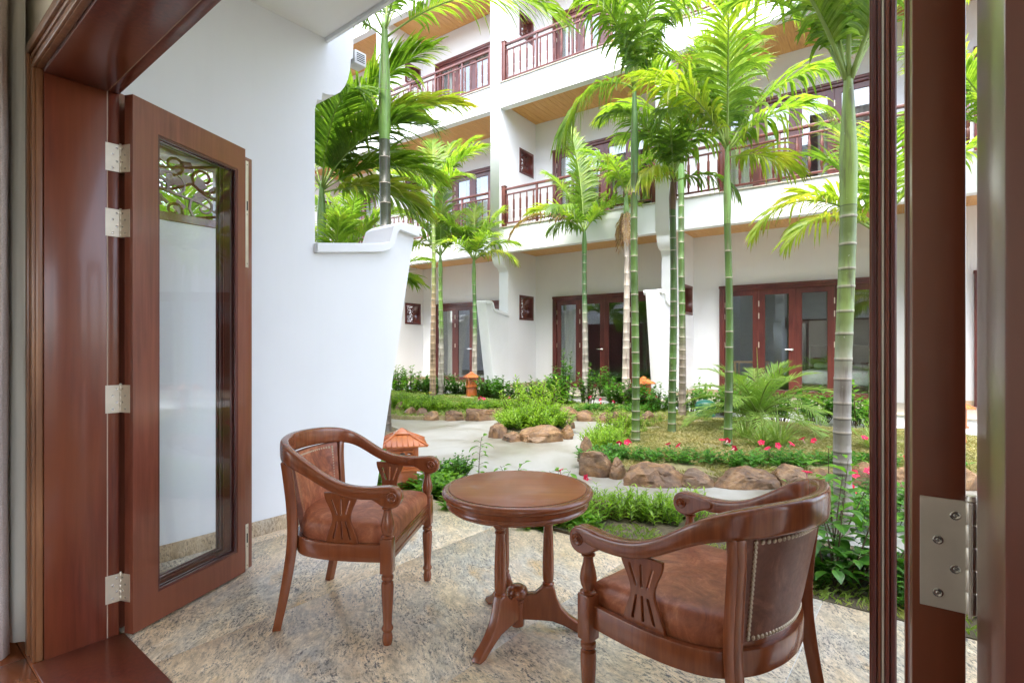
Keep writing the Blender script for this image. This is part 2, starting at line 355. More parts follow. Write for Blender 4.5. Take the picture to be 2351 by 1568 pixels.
def shape(name, loops, depth, bevel=0, res=1):
    """flat shape with holes in XY, extruded symmetrically along Z; returns mesh"""
    cu = bpy.data.curves.new(name, 'CURVE'); cu.dimensions = '2D'; cu.fill_mode = 'BOTH'; cu.extrude = depth/2; cu.bevel_depth = bevel; cu.bevel_resolution = res
    for lp in loops:
        sp = cu.splines.new('POLY'); sp.points.add(len(lp)-1); sp.use_cyclic_u = True
        for p, q in zip(sp.points, lp): p.co = (q[0], q[1], 0, 1)
    o = bpy.data.objects.new('tmp', cu); COL.objects.link(o)
    dg = bpy.context.evaluated_depsgraph_get(); me = bpy.data.meshes.new_from_object(o.evaluated_get(dg))
    me.name = name; bpy.data.objects.remove(o); bpy.data.curves.remove(cu); return me
def rect(x0, x1, y0, y1, hole=False):
    l = [(x0,y0),(x1,y0),(x1,y1),(x0,y1)]; return l[::-1] if hole else l
def xf(me, m): me.transform(m); me.update(); return me
def setmat(me, m): me.materials.clear(); me.materials.append(m); return me
def catmull(pts, n):
    out = []; P = [Vector(p) for p in pts]; P = [2*P[0]-P[1]] + P + [2*P[-1]-P[-2]]
    for i in range(1, len(P)-2):
        for k in range(n):
            t = k/n; a, b, c, d = P[i-1:i+3]
            out.append(.5*((2*b) + (c-a)*t + (2*a-5*b+4*c-d)*t*t + (3*b-a-3*c+d)*t**3))
    out.append(P[-2]); return out
RA = R(-38.68)      # our building's axes: local x along the wall, y outward
def RW(a, b, z=0): return Vector((.7807*a+.625*b, -.625*a+.7807*b, z))
FA = math.atan2(-.5764, .8171); FQ = Vector((1.146, 14.4, 0))   # far wing: local x along it, y into it
def FW(s, w, z=0): return FQ + Vector((.8171*s-.5764*w, -.5764*s-.8171*w, z))
# ------------------------------------------------------------------ ground
GZ = -.06
g = MB(); g.box(-40, 40, -6, 60, GZ-.3, GZ-.02); struct('ground', g, M['soil'])
g = MB(); g.add([(-9,2.2,GZ),(9,-3,GZ),(9,12.5,GZ),(-9,15,GZ)], [(0,1,2,3)]); struct('garden_path', g, M['concrete'])
def poly_sheet(name, pts, z, mat, edge=.10, step=.22):
    """a planted bed: raised soil with an uneven top"""
    me = bpy.data.meshes.new(name); bm = bmesh.new()
    vs = [bm.verts.new((x, y, z-.12)) for x, y in pts]; top = [bm.verts.new((x, y, z)) for x, y in pts]
    n = len(pts); ring = []
    for i in range(n): bm.faces.new((vs[i], vs[(i+1) % n], top[(i+1) % n], top[i]))
    f = bm.faces.new(top); bmesh.ops.triangulate(bm, faces=[f])
    for _ in range(5):
        ed = [e for e in bm.edges if e.calc_length() > step*2 and all(v.co.z > z-.06 for v in e.verts)]
        if not ed: break
        bmesh.ops.subdivide_edges(bm, edges=ed, cuts=1); bmesh.ops.triangulate(bm, faces=[f for f in bm.faces if len(f.verts) > 3])
    for v in bm.verts:
        if v.co.z > z-.06 and not v.is_boundary:
            d = min((Vector((v.co.x, v.co.y)) - Vector(p)).length for p in pts)
            v.co.z += min(.07, d*.06) + noise.noise(v.co*1.7)*.025
    bm.to_mesh(me); bm.free(); me.materials.append(mat); smooth_by(me, 60)
    o = obj(name, me); tag(o, kind='structure'); return o
BED_A = [(.92,5.65),(1.15,5.15),(1.45,4.95),(2.0,4.92),(2.9,4.95),(4.0,4.95),(5.6,4.8),(7.5,4.4),(8.3,5.3),(6.4,6.6),(4.6,7.9),(3.2,9.0),(2.5,9.3),(2.0,8.7),(1.5,8.0),(1.05,7.2),(.88,6.4)]
BED_B = [(-3.2,10.4),(-2.5,9.6),(-1.9,9.25),(-1.0,9.2),(0,9.2),(.7,9.2),(1.6,9.0),(2.2,9.0),(2.49,9.32),(3.3,9.1),(3.1,10.2),(1.6,11.2),(0,12.3),(-1.6,13.5),(-3.4,14.6),(-5,14)]
BED_I = [(.3+.56*math.cos(a)*(1.08 if math.cos(a)>0 else 1), 8.0+.78*math.sin(a)) for a in [2*math.pi*k/14 for k in range(14)]]
bed_a = poly_sheet('garden_bed', BED_A, .0, M['lawn']); bed_b = poly_sheet('garden_bed', BED_B, .0, M['lawn']); bed_i = poly_sheet('island_bed', BED_I, .02, M['soil'])
nb = [(-3.3,2.9),(-3.3,3.35),(-2.6,3.5),(-1.4,3.3),(-.6,3.22),(0,3.2),(.6,3.3),(1.0,3.8),(1.6,4.0),(3.2,4.1),(3.4,2.9)]
NEAR = [(RW(a,b).x, RW(a,b).y) for a, b in nb][::-1]
bed_n = poly_sheet('terrace_bed', NEAR, -.02, M['soil'])
# left pocket of soil by the end wall for the tall palm
bed_l = poly_sheet('wall_bed', [(-2.9,5.6),(-1.7,5.9),(-1.55,7.2),(-1.7,8.0),(-2.4,8.6),(-4.0,8.5),(-4.4,6.6)], -.01, M['soil'])

# ------------------------------------------------------------------ our own wing
own = thing('hotel_wing', 'white rendered hotel wing with the open terrace doorway in front of the camera', 'building', (0,0,0), RA)
# terrace slabs
ter = MB(); ter.box(-8, 4.2, .73, 2.885, -.12, -.012)
tb = struct('terrace_floor', ter, M['granite_edge'], rotz=RA)
aj = [-8.03, -7.08, -6.13, -5.18, -4.23, -3.28, -2.33, -1.38, -.43, .52, 1.47, 2.42, 3.37, 4.2]
for i in range(len(aj)-1):
    s = MB(); w = aj[i+1]-aj[i]; s.box(.0012, w-.0012, 0, 2.17, -.012, 0)
    o = part('slab', s, M['granite'], tb, bevel=.0015); o.location = (aj[i], .725, 0)
jf = MB(); jf.box(-8, 4.2, .74, 2.87, -.012, -.0022); part('joint_filler', jf, M['coping'], tb)
# room floor planks and threshold
rf = MB(); rf.box(-5, 3, -4.2, .44, -.14, -.02); rfl = struct('room_floor', rf, M['dark'], rotz=RA)
y = -.6; k = 0
while y < .45:
    y1 = y+.115 if y+.115 < .44 else .4735; x = -3.9 + (k*.37) % .9
    while x < -1.7:
        s = MB(); s.box(0, .88, 0, y1-y-.002, -.018, 0); o = part('plank', s, M['floorwood'], rfl, bevel=.001); o.location = (x, y, 0); x += .882
    y = y1; k += 1
th = MB(); th.box(-2.675, .05, .44, .732, -.06, .004); part('threshold', th, M['mahogany'], own, bevel=.004)
# room-side wall with the doorway cut out
me = shape('wall', [[(-5,0),(-2.73,0),(-2.73,2.305),(.09,2.305),(.09,0),(3.6,0),(3.6,3.4),(-5,3.4)]], .25)
setmat(me, M['cream']); xf(me, Matrix.Translation((0,.6,0)) @ Matrix.Rotation(R(90),4,'X')); obj('room_wall', me, own)
me = shape('wall', [[(-5,0),(-2.73,0),(-2.73,2.305),(.09,2.305),(.09,0),(3.6,0),(3.6,3.4),(-5,3.4)]], .008)
setmat(me, M['plaster']); xf(me, Matrix.Translation((0,.729,0)) @ Matrix.Rotation(R(90),4,'X')); obj('outer_render', me, own)
# lining, rebate strip, casings
JL, JR, JT = -2.672, .028, 2.25
s = MB(); s.box(JL-.055, JL, .475, .672, .0, JT+.05); part('door_jamb', s, M['mahogany'], own, bevel=.002)
s = MB(); s.box(JR, JR+.055, .40, .672, .0, JT+.05); part('door_jamb', s, M['jambwood'], own, bevel=.002)
s = MB(); s.box(JL, JR, .475, .672, JT, JT+.05); part('door_head', s, M['mahogany'], own, bevel=.002)
s = MB(); s.box(JL-.055, JL-.004, .676, .716, .0, JT+.05); part('stop_strip', s, M['mahogany'], own, bevel=.003)
s = MB(); s.box(JR+.004, JR+.055, .676, .716, .0, JT+.05); part('stop_strip', s, M['mahogany'], own, bevel=.003)
s = MB(); s.box(JL, JR, .676, .716, JT+.004, JT+.05); part('stop_strip', s, M['mahogany'], own, bevel=.003)
s = MB(); s.box(JL-.05, JL-.002, .672, .676, .0, JT+.05); s.box(JL, JR, .672, .676, JT+.002, JT+.05); part('seal_strip', s, M['groove'], own)
for nm, (x0, x1, z0, z1) in (('l', (-2.800, JL-.004, 0, JT+.13)), ('t', (JL-.004, .16, JT+.006, JT+.13)), ('r', (JR+.03, .20, 0, JT+.006))):
    if nm == 'r': continue
    s = MB()
    if nm == 'l':
        s.box(x0, x1-.006, .452, .474, z0, z1); s.box(x0+.002, x0+.038, .440, .453, z0, z1-.002); s.box(x1-.034, x1-.012, .443, .453, z0, z1-.1); s.box(x0+.052, x0+.066, .446, .453, z0, z1-.055)
    else:
        s.box(x0, x1, .452, .474, z0+.006, z1); s.box(x0-.09, x1, .440, .453, z1-.04, z1-.002); s.box(x0-.02, x1, .443, .453, z0+.008, z0+.03); s.box(x0-.06, x1, .446, .453, z1-.068, z1-.054)
    part('casing', s, M['casing'], own, bevel=.003)
# ceiling/slab of the terrace above
s = MB(); s.box(-3.39, 5, .735, 2.115, 3.38, 3.95); part('balcony_slab', s, M['ceil'], own)
s = MB(); s.box(-3.388, 5, 2.118, 2.14, 3.355, 3.6); part('slab_edge', s, M['coping'], own)
s = MB(); s.box(-5, -3.7, .735, 2.0, 3.4, 3.95); part('balcony_slab', s, M['ceil'], own)
s = MB(); s.box(3.9, 4.15, .735, 2.1, -.1, 3.37); part('partition_wall', s, M['plaster'], own)
# partition with carved window, battered end wall and corbel  (profile in b,z)
WIN = (.90, 1.52, 1.93, 2.36)
def part_profile(w0):
    cb = [(w0+1.31,2.85),(w0+1.33,2.93),(w0+1.36,2.93),(w0+1.37,2.99),(w0+1.40,2.99)] + [(w0+1.40+.20*math.sin(t), 3.32-.33*math.cos(t)+.0) for t in [R(a) for a in range(20,91,14)]] + [(w0+1.62,3.34),(w0+1.62,3.41)]
    return cb
prof = [(.736,-.1),(2.04,-.1),(2.04,2.85)] + part_profile(.73)[1:] + [(2.352,3.41),(2.352,7.5),(.736,7.5)]
me = shape('wall', [prof, rect(WIN[0],WIN[1],WIN[2],WIN[3],True)], .29)
setmat(me, M['plaster'])
PM = Matrix.Translation((-3.535,0,0)) @ Matrix(((0,0,1,0),(1,0,0,0),(0,1,0,0),(0,0,0,1)))
xf(me, PM); obj('partition_wall', me, own)
def fin_profile(w0, d=0.0):
    return [(w0+1.30,-.1),(w0+1.80,-.1),(w0+2.215,2.115),(w0+2.03,2.14),(w0+2.0,2.10),(w0+1.975,2.02),(w0+1.93,1.965),(w0+1.86,1.94),(w0+1.31,1.86)]
fp = fin_profile(.73); me = shape('wall', [fp], .27); setmat(me, M['plaster']); xf(me, PM); obj('end_wall', me, own)
def coping_loop(w0):
    top = [(1.312,1.86),(1.86,1.94),(1.93,1.965),(1.975,2.02),(2.0,2.10),(2.03,2.14),(2.225,2.115)]
    up = [(x, z+.055) for x, z in top[:-1]]; up[-1] = (2.035,2.19); up[-2] = (1.975,2.15); up[-3] = (1.945, 2.065)
    lp = top + [(2.25,2.19)] + up[::-1]
    return [(x+w0, z) for x, z in lp]
me = shape('coping', [coping_loop(.73)], .36, .006); setmat(me, M['coping']); xf(me, PM @ Matrix.Translation((0,0,.0))); fix(me); smooth_by(me,30); obj('coping', me, own)
s = MB(); s.box(-3.389, -3.378, .745, 2.035, 0, .095); o = part('skirting', s, M['granite_skirt'], own, bevel=.002)
s = MB(); s.box(-5, 3.6, -4.2, .472, 3.0, 3.1); part('room_ceiling', s, M['cream'], own)
s = MB(); s.box(-5, 3.6, -4.3, -4.202, -.14, 3.1); part('room_back_wall', s, M['cream'], own)
s = MB(); s.box(-5, 15, .45, .73, 3.96, 9.2); part('upper_wall', s, M['plaster'], own)
s = MB(); s.box(-20, -5.002, .45, .73, -.1, 9.2); part('upper_wall', s, M['plaster'], own)
s = MB(); s.box(3.604, 15, .45, .73, -.1, 3.958); part('upper_wall', s, M['plaster'], own)
for k_ in range(6):
    x_ = -8.2-4.31*k_*.5 if k_ < 3 else 4.6+4.31*(k_-3)
    s = MB(); s.box(x_, x_+2.7, .735, .79, 0, 2.3); part('neighbour_doors', s, M['farwood'], own)
for z_ in (4.5, 8.1):
    for k_ in range(7):
        x_ = -11.2+4.31*k_; s = MB(); s.box(x_, x_+2.8, .735, .79, z_-.05, z_+2.2); part('upper_doors', s, M['farwood'], own)
s = MB(); s.box(-20, -3.7, 1.95, 2.1, 3.5, 4.3); part('upper_fascia', s, M['plaster'], own)
s = MB(); s.box(-3.39, 15, 1.98, 2.112, 3.96, 4.3); part('upper_fascia', s, M['plaster'], own)
# carved lattice panel
def lattice_mesh(w, h, seed=3):
    rnd = random.Random(seed); mb = MB(); x = -w/2; 
    def spiral(cx, cy, r, turns, a0, sg):
        pts = []
        for i in range(15):
            t = i/14; a = a0 + sg*turns*2*math.pi*t; rr = r*(1-.82*t); pts.append((cx+rr*math.cos(a), 0, cy+rr*math.sin(a)))
        mb.tube(pts, [.011-.004*i/14 for i in range(15)], 5)
    for cx, cz, r in ((-.18,.12,.10),(.18,.12,.10),(-.18,-.13,.10),(.18,-.13,.10),(0,.01,.11),(0,.19,.06),(0,-.2,.06),(-.08,.0,.05),(.26,0,.06),(-.26,0,.06)):
        cx *= w/.62; cz *= h/.56; spiral(cx, cz, r, 1.3, rnd.random()*6, rnd.choice((-1,1)))
        for q in range(3):
            a = rnd.random()*6.28; mb.add([(cx+r*math.cos(a),-.006,cz+r*math.sin(a)),(cx+(r+.05)*math.cos(a+.35),0,cz+(r+.05)*math.sin(a+.35)),(cx+(r+.075)*math.cos(a+.05),-.004,cz+(r+.075)*math.sin(a+.05)),(cx+(r+.045)*math.cos(a-.3),.004,cz+(r+.045)*math.sin(a-.3))], [(0,1,2,3)])
    for q in (-.5,.5):
        pts = [(w/2*math.sin(t*1.3)*.98, 0, -h/2+h*t/6) for t in range(7)] if q > 0 else [(-w/2+w*t/6, 0, .04*math.sin(t*2)) for t in range(7)]
        mb.tube(pts, .009, 5)
    return mb
fr = shape('frame', [rect(-.325,.325,-.23,.23), rect(-.285,.285,-.19,.19,True)], .30, .004); setmat(fr, M['mahogany'])
xf(fr, Matrix.Translation((-3.535,(WIN[0]+WIN[1])/2,(WIN[2]+WIN[3])/2)) @ Matrix(((0,0,1,0),(1,0,0,0),(0,1,0,0),(0,0,0,1))))
wf = obj('carved_window', fr, own)
o = part('carved_lattice', lattice_mesh(.57,.38), M['mahogany'], wf, smooth=True); o.location = (-3.53,(WIN[0]+WIN[1])/2,(WIN[2]+WIN[3])/2); o.rotation_euler = (0,0,R(90))
# small louvred box on the corbel wall
vb = thing('vent_box', 'small white louvred box fixed high on the outer edge of the near wing wall', 'vent', tuple(RW(-3.43,2.41,3.36)), RA)
s = MB(); s.box(-.05,.05,-.05,.05,-.05,.05); part('housing', s, M['whiteplastic'], vb, bevel=.004)
for k in range(5):
    s = MB(); s.box(.0495,.0515,-.035,.035,-.03+k*.014,-.024+k*.014); part('slat', s, M['dark'], vb)

# ------------------------------------------------------------------ curtains inside our room
def curtain(name, a0, a1, b, z0, z1, amp, per, mat, label, seed=0, drift=.0):
    mb = MB(); n = int((a1-a0)/per*10); rows = 14; vs = []; fs = []; rnd = random.Random(seed)
    ph = [rnd.uniform(-.5,.5) for _ in range(60)]
    for j in range(rows+1):
        z = z0 + (z1-z0)*j/rows; fl = 1-.3*j/rows
        for i in range(n+1):
            u = i/n; a = a0 + (a1-a0)*u; q = (a-a0)/per*2*math.pi; w = math.sin(q + .6*math.sin(q*.31+seed) + .25*math.sin(j*.6+ph[i//10]))
            vs.append((a + drift*(j/rows)*u, b + amp*fl*w + .003*math.sin(i*2.1+j), z))
    for j in range(rows):
        for i in range(n):
            q = j*(n+1)+i; fs.append((q, q+1, q+n+2, q+n+1))
    mb.add(vs, fs); me = mb.mesh(name, mat, True); o = obj(name, me, rotz=RA)
    o.location = (0,0,0); md = o.modifiers.new('thickness','SOLIDIFY'); md.thickness = .002
    return tag(o, label, 'curtain')
curtain('curtain', -3.75, -2.76, .365, .02, 3.0, .028, .13, M['curtain'], 'heavy grey-taupe curtain drawn beside the near doorway', 2)
curtain('sheer_curtain', -3.6, -2.805, .425, .04, 3.0, .022, .085, M['sheer'], 'thin cream curtain hanging between the grey curtain and the door casing', 5)

# ------------------------------------------------------------------ our glazed door leaves
def hinge(parent, loc, rz, h=.115, w=.037, split=90, w2=None):
    """two plates meeting in a barrel on local z"""
    t = MB(); r_ = .0052
    for k in range(5): t.lathe([(r_-.0007,-h/2+k*h/5+.0004),(r_,-h/2+k*h/5+.0014),(r_,-h/2+(k+1)*h/5-.0014),(r_-.0007,-h/2+(k+1)*h/5-.0004)], 12)
    t.lathe([(.003,h/2-.001),(.0055,h/2+.001),(.004,h/2+.006)], 10)
    b = part('hinge', t, M['steel'], parent, smooth=True); b.location = loc; b.rotation_euler = (0,0,rz)
    for ang in (0, split):
        ww_ = w if ang == 0 else (w2 or w)
        p = MB(); p.box(.004, ww_, -.0014, .0014, -h/2, h/2)
        me = fix(p.mesh('hinge_plate', M['steel']), .0004); xf(me, Matrix.Rotation(R(ang),4,'Z')); obj('hinge_plate', me, b)
        for k in range(4 if ww_ > .03 else 0):
            sgn = 1 if ang == 0 else -1
            for sd_ in (-1,1):
                s = MB(); s.lathe([(.0046,0),(.0046,.0006),(.0036,.0010),(.0018,.0006),(.0012,.0011)], 12)
                me = s.mesh('screw', M['screw']); xf(me, Matrix.Rotation(R(ang),4,'Z') @ Matrix.Translation((.013 if k % 2 else .027, sd_*.0014, (k-1.5)*h*.24)) @ Matrix.Rotation(R(-90*sd_),4,'X'))
                if sd_ == 1 or ang != 0 or True: obj('screw', me, b)
    return b
def leaf(name, label, o, ang, W=.70, H=2.235, z0=.012, th=.042, st=.115, group=None, reb=0, mat='leafwood', plate=None):
    t = thing(name, label, 'door', (o[0], o[1], z0), ang, group)
    Wm = W-reb
    me = shape('leaf_frame', [rect(0,Wm,0,H), rect(st,Wm-(.05 if reb else st)+.0,.12,H-.12,True)], th, .0012); setmat(me, M[mat])
    xf(me, Matrix.Translation((0,th/2,0)) @ Matrix.Rotation(R(90),4,'X')); smooth_by(fix(me),30); obj('leaf_frame', me, t)
    x1 = Wm-(.05 if reb else st)
    if reb:
        s = MB(); s.box(Wm-.0, W, th*.45, th, 0, H-.03); part('rebate', s, M[mat], t, bevel=.001)
        for (za, zb) in ((H-.62, H-.05), (.0, .24)):
            p = MB(); p.box(Wm+.024, Wm+.044, th*.45-.0025, th*.45, za, zb); pl = part('flush_bolt', p, M['steel'], t, bevel=.0005)
            for zz in (za+.02, zb-.02, (za+zb)/2):
                s = MB(); s.lathe([(.0035,0),(.0035,.0008),(.002,.0012)], 10); me = s.mesh('screw', M['screw']); xf(me, Matrix.Translation((Wm+.034, th*.45-.0025, zz)) @ Matrix.Rotation(R(90),4,'X')); obj('screw', me, pl)
            s = MB(); s.box(Wm+.030, Wm+.038, th*.45-.004, th*.45-.0022, (za+zb)/2+.02, (za+zb)/2+.07); part('slot', s, M['dark'], pl)
    for sd_ in (.004, th-.014):
        me = shape('bead', [rect(st-.001,x1+.001,.119,H-.119), rect(st+.011,x1-.011,.131,H-.131,True)], .010, .0015); setmat(me, M['leafedge'])
        xf(me, Matrix.Translation((0,sd_+.005,0)) @ Matrix.Rotation(R(90),4,'X')); obj('glazing_bead', me, t)
    s = MB(); s.box(st+.002, x1-.002, th/2-.003, th/2+.003, .122, H-.122); part('pane', s, M['glass'], t)
    return t
# left pair folded back against the partition
d1 = leaf('glass_door', 'glazed mahogany door leaf folded open at the left of the near doorway', (-1.573,2.214), math.atan2(.968,.251), W=.705, reb=.072)
# its right face is y=0
for z in (.20, .985, 1.715, 1.985): hinge(d1, (.0, .0655, z-.012), R(-92), w=.052, split=-114)
d2 = leaf('glass_door', 'second glazed leaf folded behind the left door leaf', (-1.573-.075*.968-.02, 2.214+.075*.251+.01), math.atan2(.968,.251), W=.70, H=2.262)
# right pair: standing open beside the camera
a1 = math.atan2(.812, .5835)
d3 = leaf('glass_door', 'door leaf standing edge-on at the right with a large hinge on its edge', (.4325,.575), a1, W=.60, mat='mahogany')
for o in children(d3): pass
d4 = leaf('glass_door', 'narrow far leaf edge with a pale groove beside the thick right palm trunk', (.874,1.302), R(56.2), W=.62, mat='mahogany')
# leaves extend with thickness to the left of their direction: flip the right pair so the thickness lies to the right
for d, th in ((d3,.042),(d4,.052)):
    for c in [o for o in bpy.data.objects if o.parent == d]:
        c.scale = (1,-1,1) if d is d3 else (1,-1.22,1)
# moulded edge of the far right leaf
for nm, y0, y1, xx, mt in (('edge_moulding',-.012,-.003,-.010,'leafedge'),('edge_moulding',-.021,-.015,-.006,'mahogany'),('edge_seal',-.028,-.023,-.004,'steel'),('edge_moulding',-.038,-.031,-.010,'mahogany'),('edge_moulding',-.050,-.041,-.012,'leafedge')):
    s = MB(); s.box(xx, .0, y0, y1, 0, 2.23); part(nm, s, M[mt], d4, bevel=.0012)
hb = hinge(d3, (-.004, -.0475, .985-.012), R(90), w=.042, split=80, w2=.014)
hb2 = hinge(d3, (-.004, -.0475, 1.985-.012), R(90), split=87)
hb3 = hinge(d3, (-.004, -.0475, .20-.012), R(90), split=87)
# ------------------------------------------------------------------ far wing
far = thing('hotel_building', 'white four storey hotel wing with mahogany balconies across the garden', 'building', tuple(FQ), FA)
TZ = .13; BAY = 4.31; ST = [0, 3.57, 7.20, 10.83]
def fpart(name, mb, mat, parent=far, **kw): return part(name, mb, M[mat], parent, **kw)
BAYS = range(-4, 3)
TOP = 14.6
# back wall with door openings
holes = []
me_loops = [[(-.89-4*BAY,-.3),(-.89+3*BAY+.29,-.3),(-.89+3*BAY+.29,TOP),(-.89-4*BAY,TOP)]]
for i in BAYS:
    for k in range(4):
        z0 = TZ if k == 0 else ST[k]+.51
        me_loops.append(rect(i*BAY, i*BAY+2.96, z0-.004, z0+2.38, True))
me = shape('wall', me_loops, .22); setmat(me, M['plaster']); xf(me, Matrix.Translation((0,.112,0)) @ Matrix.Rotation(R(90),4,'X')); obj('back_wall', me, far)
# partitions (profile in -y)
def PF(x): return Matrix.Translation((x,0,0)) @ Matrix(((0,0,1,0),(-1,0,0,0),(0,1,0,0),(0,0,0,1)))
WZ = [1.95, 5.84, 9.47]
for i in list(BAYS)+[3]:
    xc = -.89+.145+BAY*i
    cb = [(1.31,3.10),(1.33,3.18),(1.36,3.18),(1.37,3.24),(1.40,3.24)] + [(1.40+.22*math.sin(R(a)), 3.53-.29*math.cos(R(a))) for a in range(20,91,14)] + [(1.64,3.53),(1.64,3.58)]
    pr = [(.004,-.2),(1.31,-.2)] + cb + [(1.68,3.58),(1.68,TOP),(.004,TOP)]
    loops = [pr] + [rect(.15,.77,z,z+.60,True) for z in WZ]
    me = shape('wall', loops, .29); setmat(me, M['plaster']); xf(me, PF(xc)); pw = obj('partition_wall', me, far)
    fp = [(x+0, z+.13 if z > 0 else z-.1) for x, z in fin_profile(0)]
    # end wall with chamfered corners
    me = shape('wall', [fp], .24, .03, 1); setmat(me, M['coping']); xf(me, PF(xc)); smooth_by(fix(me), 25); obj('end_wall', me, far)
    me = shape('coping', [[(x, z+.13) for x, z in coping_loop(0)]], .35, .01); setmat(me, M['coping']); xf(me, PF(xc)); obj('coping', me, far)
    for z in WZ:
        fr = shape('frame', [rect(-.335,.335,-.325,.325), rect(-.28,.28,-.27,.27,True)], .31, .004); setmat(fr, M['farwood'])
        xf(fr, PF(xc) @ Matrix.Translation((.46, z+.30, 0))); wf = obj('carved_window', fr, far)
        lm = bpy.data.meshes.get('far_lattice') or fix(lattice_mesh(.56,.54,5).mesh('far_lattice', M['mahogany']))
        o = obj('carved_lattice', lm, wf); o.location = (xc, -.46, z+.30); o.rotation_euler = (0,0,R(90))
# terrace and skirting
s = MB(); s.box(-18.2, 12.4, -2.12, -.004, -.2, TZ); terf = fpart('terrace', s, 'coping')
s = MB(); s.box(-18.2, 12.4, -2.15, -.003, TZ+.001, TZ+.02); fpart('terrace_paving', s, 'granite_edge', bevel=.003)
for i in BAYS:
    x0 = -.60+BAY*i; x1 = -.89+BAY*(i+1)
    s = MB(); s.box(x0+.002, x0+.016, -1.30, -.018, TZ+.02, TZ+.12); fpart('skirting', s, 'granite_skirt')
    s = MB(); s.box(x0+.002, BAY*i-.004, -.016, -.002, TZ+.02, TZ+.12); fpart('skirting', s, 'granite_skirt')
# slabs, fascias, soffit planks
plank_me = {}
for k in (1,2,3,4):
    zb = ST[k] if k < 4 else 14.4
    for i in BAYS:
        x0 = -.60+BAY*i; x1 = -.89+BAY*(i+1)
        s = MB(); s.box(x0, x1, -1.655, -1.45, zb, zb+.605)
        fpart('fascia', s, 'plaster')
        s = MB(); s.box(x0, x1, -1.45, -.004, zb+.16, zb+.49); sl = fpart('floor_slab', s, 'plaster')
        s = MB(); s.box(x0+.001, x1-.001, -1.69, -1.40, zb+.607, zb+.63); fpart('coping', s, 'granite_edge', bevel=.004)
        s = MB(); s.box(x0, x1, -1.399, -.004, zb+.49, zb+.51); fpart('balcony_floor', s, 'granite_edge')
        # soffit planks run from front to back
        if i < -3: continue
        n = 26; pw_ = (x1-x0)/n
        for j in range(n):
            if 'p' not in plank_me:
                m_ = MB(); m_.box(.0015, pw_-.0015, 0, 1.44, 0, .018); plank_me['p'] = fix(m_.mesh('plank', M['soffitwood']), .003, 1)
            o = obj('plank', plank_me['p'], sl, (x0+j*pw_, -1.447, zb+.135 + .0008*((j*7) % 3)))
# railings
bal = MB()
bal.lathe([(.018,0),(.018,.09),(.028,.11),(.028,.27),(.021,.285),(.021,.30),(.028,.315),(.028,.55),(.018,.58),(.018,.70)], 6)
bal_me = fix(bal.mesh('baluster', M['railwood'])); smooth_by(bal_me, 50)
for k in (1,2,3):
    zb = ST[k]+.63
    for i in BAYS:
        x0 = -.60+BAY*i; x1 = -.89+BAY*(i+1); yy = -1.56
        s = MB(); s.box(x0+.05, x1-.05, yy-.035, yy+.035, zb+.93, zb+.98); s.box(x0+.05, x1-.05, yy-.022, yy+.022, zb+.80, zb+.835); s.box(x0+.05, x1-.05, yy-.022, yy+.022, zb+.085, zb+.12)
        rl = fpart('balcony_railing', s, 'railwood', bevel=.004)
        for xx in (x0+.06, x1-.06):
            s = MB(); s.box(xx-.05, xx+.05, yy-.05, yy+.05, zb, zb+1.03); s.box(xx-.06, xx+.06, yy-.06, yy+.06, zb+1.03, zb+1.05); fpart('newel', s, 'railwood', rl, bevel=.006)
        n = 4
        for j in range(1, n):
            xx = x0+.06+(x1-x0-.12)*j/n; s = MB(); s.box(xx-.025, xx+.025, yy-.024, yy+.024, zb+.0, zb+.93); fpart('rail_post', s, 'railwood', rl, bevel=.003)
        if i < -3 or (k == 3 and i > 0): continue
        nb_ = 20
        for j in range(nb_):
            xx = x0+.06+(x1-x0-.12)*(j+.5)/nb_
            obj('baluster', bal_me, rl, (xx, yy, zb+.11))
# doors
def far_leaf_mesh():
    me = shape('leaf', [rect(0,.69,0,2.27), rect(.115,.575,.12,2.15,True)], .04, .003); setmat(me, M['farwood']); xf(me, Matrix.Rotation(R(90),4,'X')); return me
fl_me = far_leaf_mesh()
pane = MB(); pane.box(.117,.573,-.003,.003,.122,2.148); pane_me = pane.mesh('pane', M['farglass'])
hg = MB(); hg.box(-.009,.009,-.028,-.018,-.06,.06); hg_me = hg.mesh('hinge', M['steel'])
hd = MB(); hd.lathe([(.026,0),(.026,.006),(.010,.010),(.010,.045)], 14, (0,-.02,0), axis=Matrix.Rotation(R(90),3,'X')); hd.tube([(0,-.06,0),(-.02,-.062,0),(-.07,-.062,.002),(-.13,-.06,0)], [.010,.011,.010,.008], 8)
hd_me = fix(hd.mesh('handle', M['chrome'])); smooth_by(hd_me, 40)
for i in BAYS:
    for k in range(3):
        x0 = BAY*i; z0 = TZ+.02 if k == 0 else ST[k]+.51; H = 2.36
        s = MB(); s.box(x0+.002, x0+.085, -.06, .10, z0, z0+H); s.box(x0+2.875, x0+2.958, -.06, .10, z0, z0+H); s.box(x0+.085, x0+2.875, -.06, .10, z0+H-.08, z0+H)
        s.box(x0-.02, x0+.03, -.075, -.004, z0, z0+H+.03); s.box(x0+2.93, x0+2.98, -.075, -.004, z0, z0+H+.03); s.box(x0-.03, x0+2.99, -.08, -.004, z0+H-.02, z0+H+.04)
        s.box(x0+.085, x0+2.875, -.05, .08, z0, z0+.03)
        df = fpart('door_frame', s, 'farwood', bevel=.004)
        for j in range(4):
            lx = x0+.088+j*.697
            obj('door_leaf', fl_me, df, (lx, .0, z0+.02)); obj('pane', pane_me, df, (lx, .0, z0+.02))
        for hx in (x0+.088, x0+.785, x0+2.179):
            for hz in (.2, 1.1, 1.72, 1.98): obj('hinge', hg_me, df, (hx-.002, -.004, z0+hz))
        obj('handle', hd_me, df, (x0+1.42, -.004, z0+1.0))
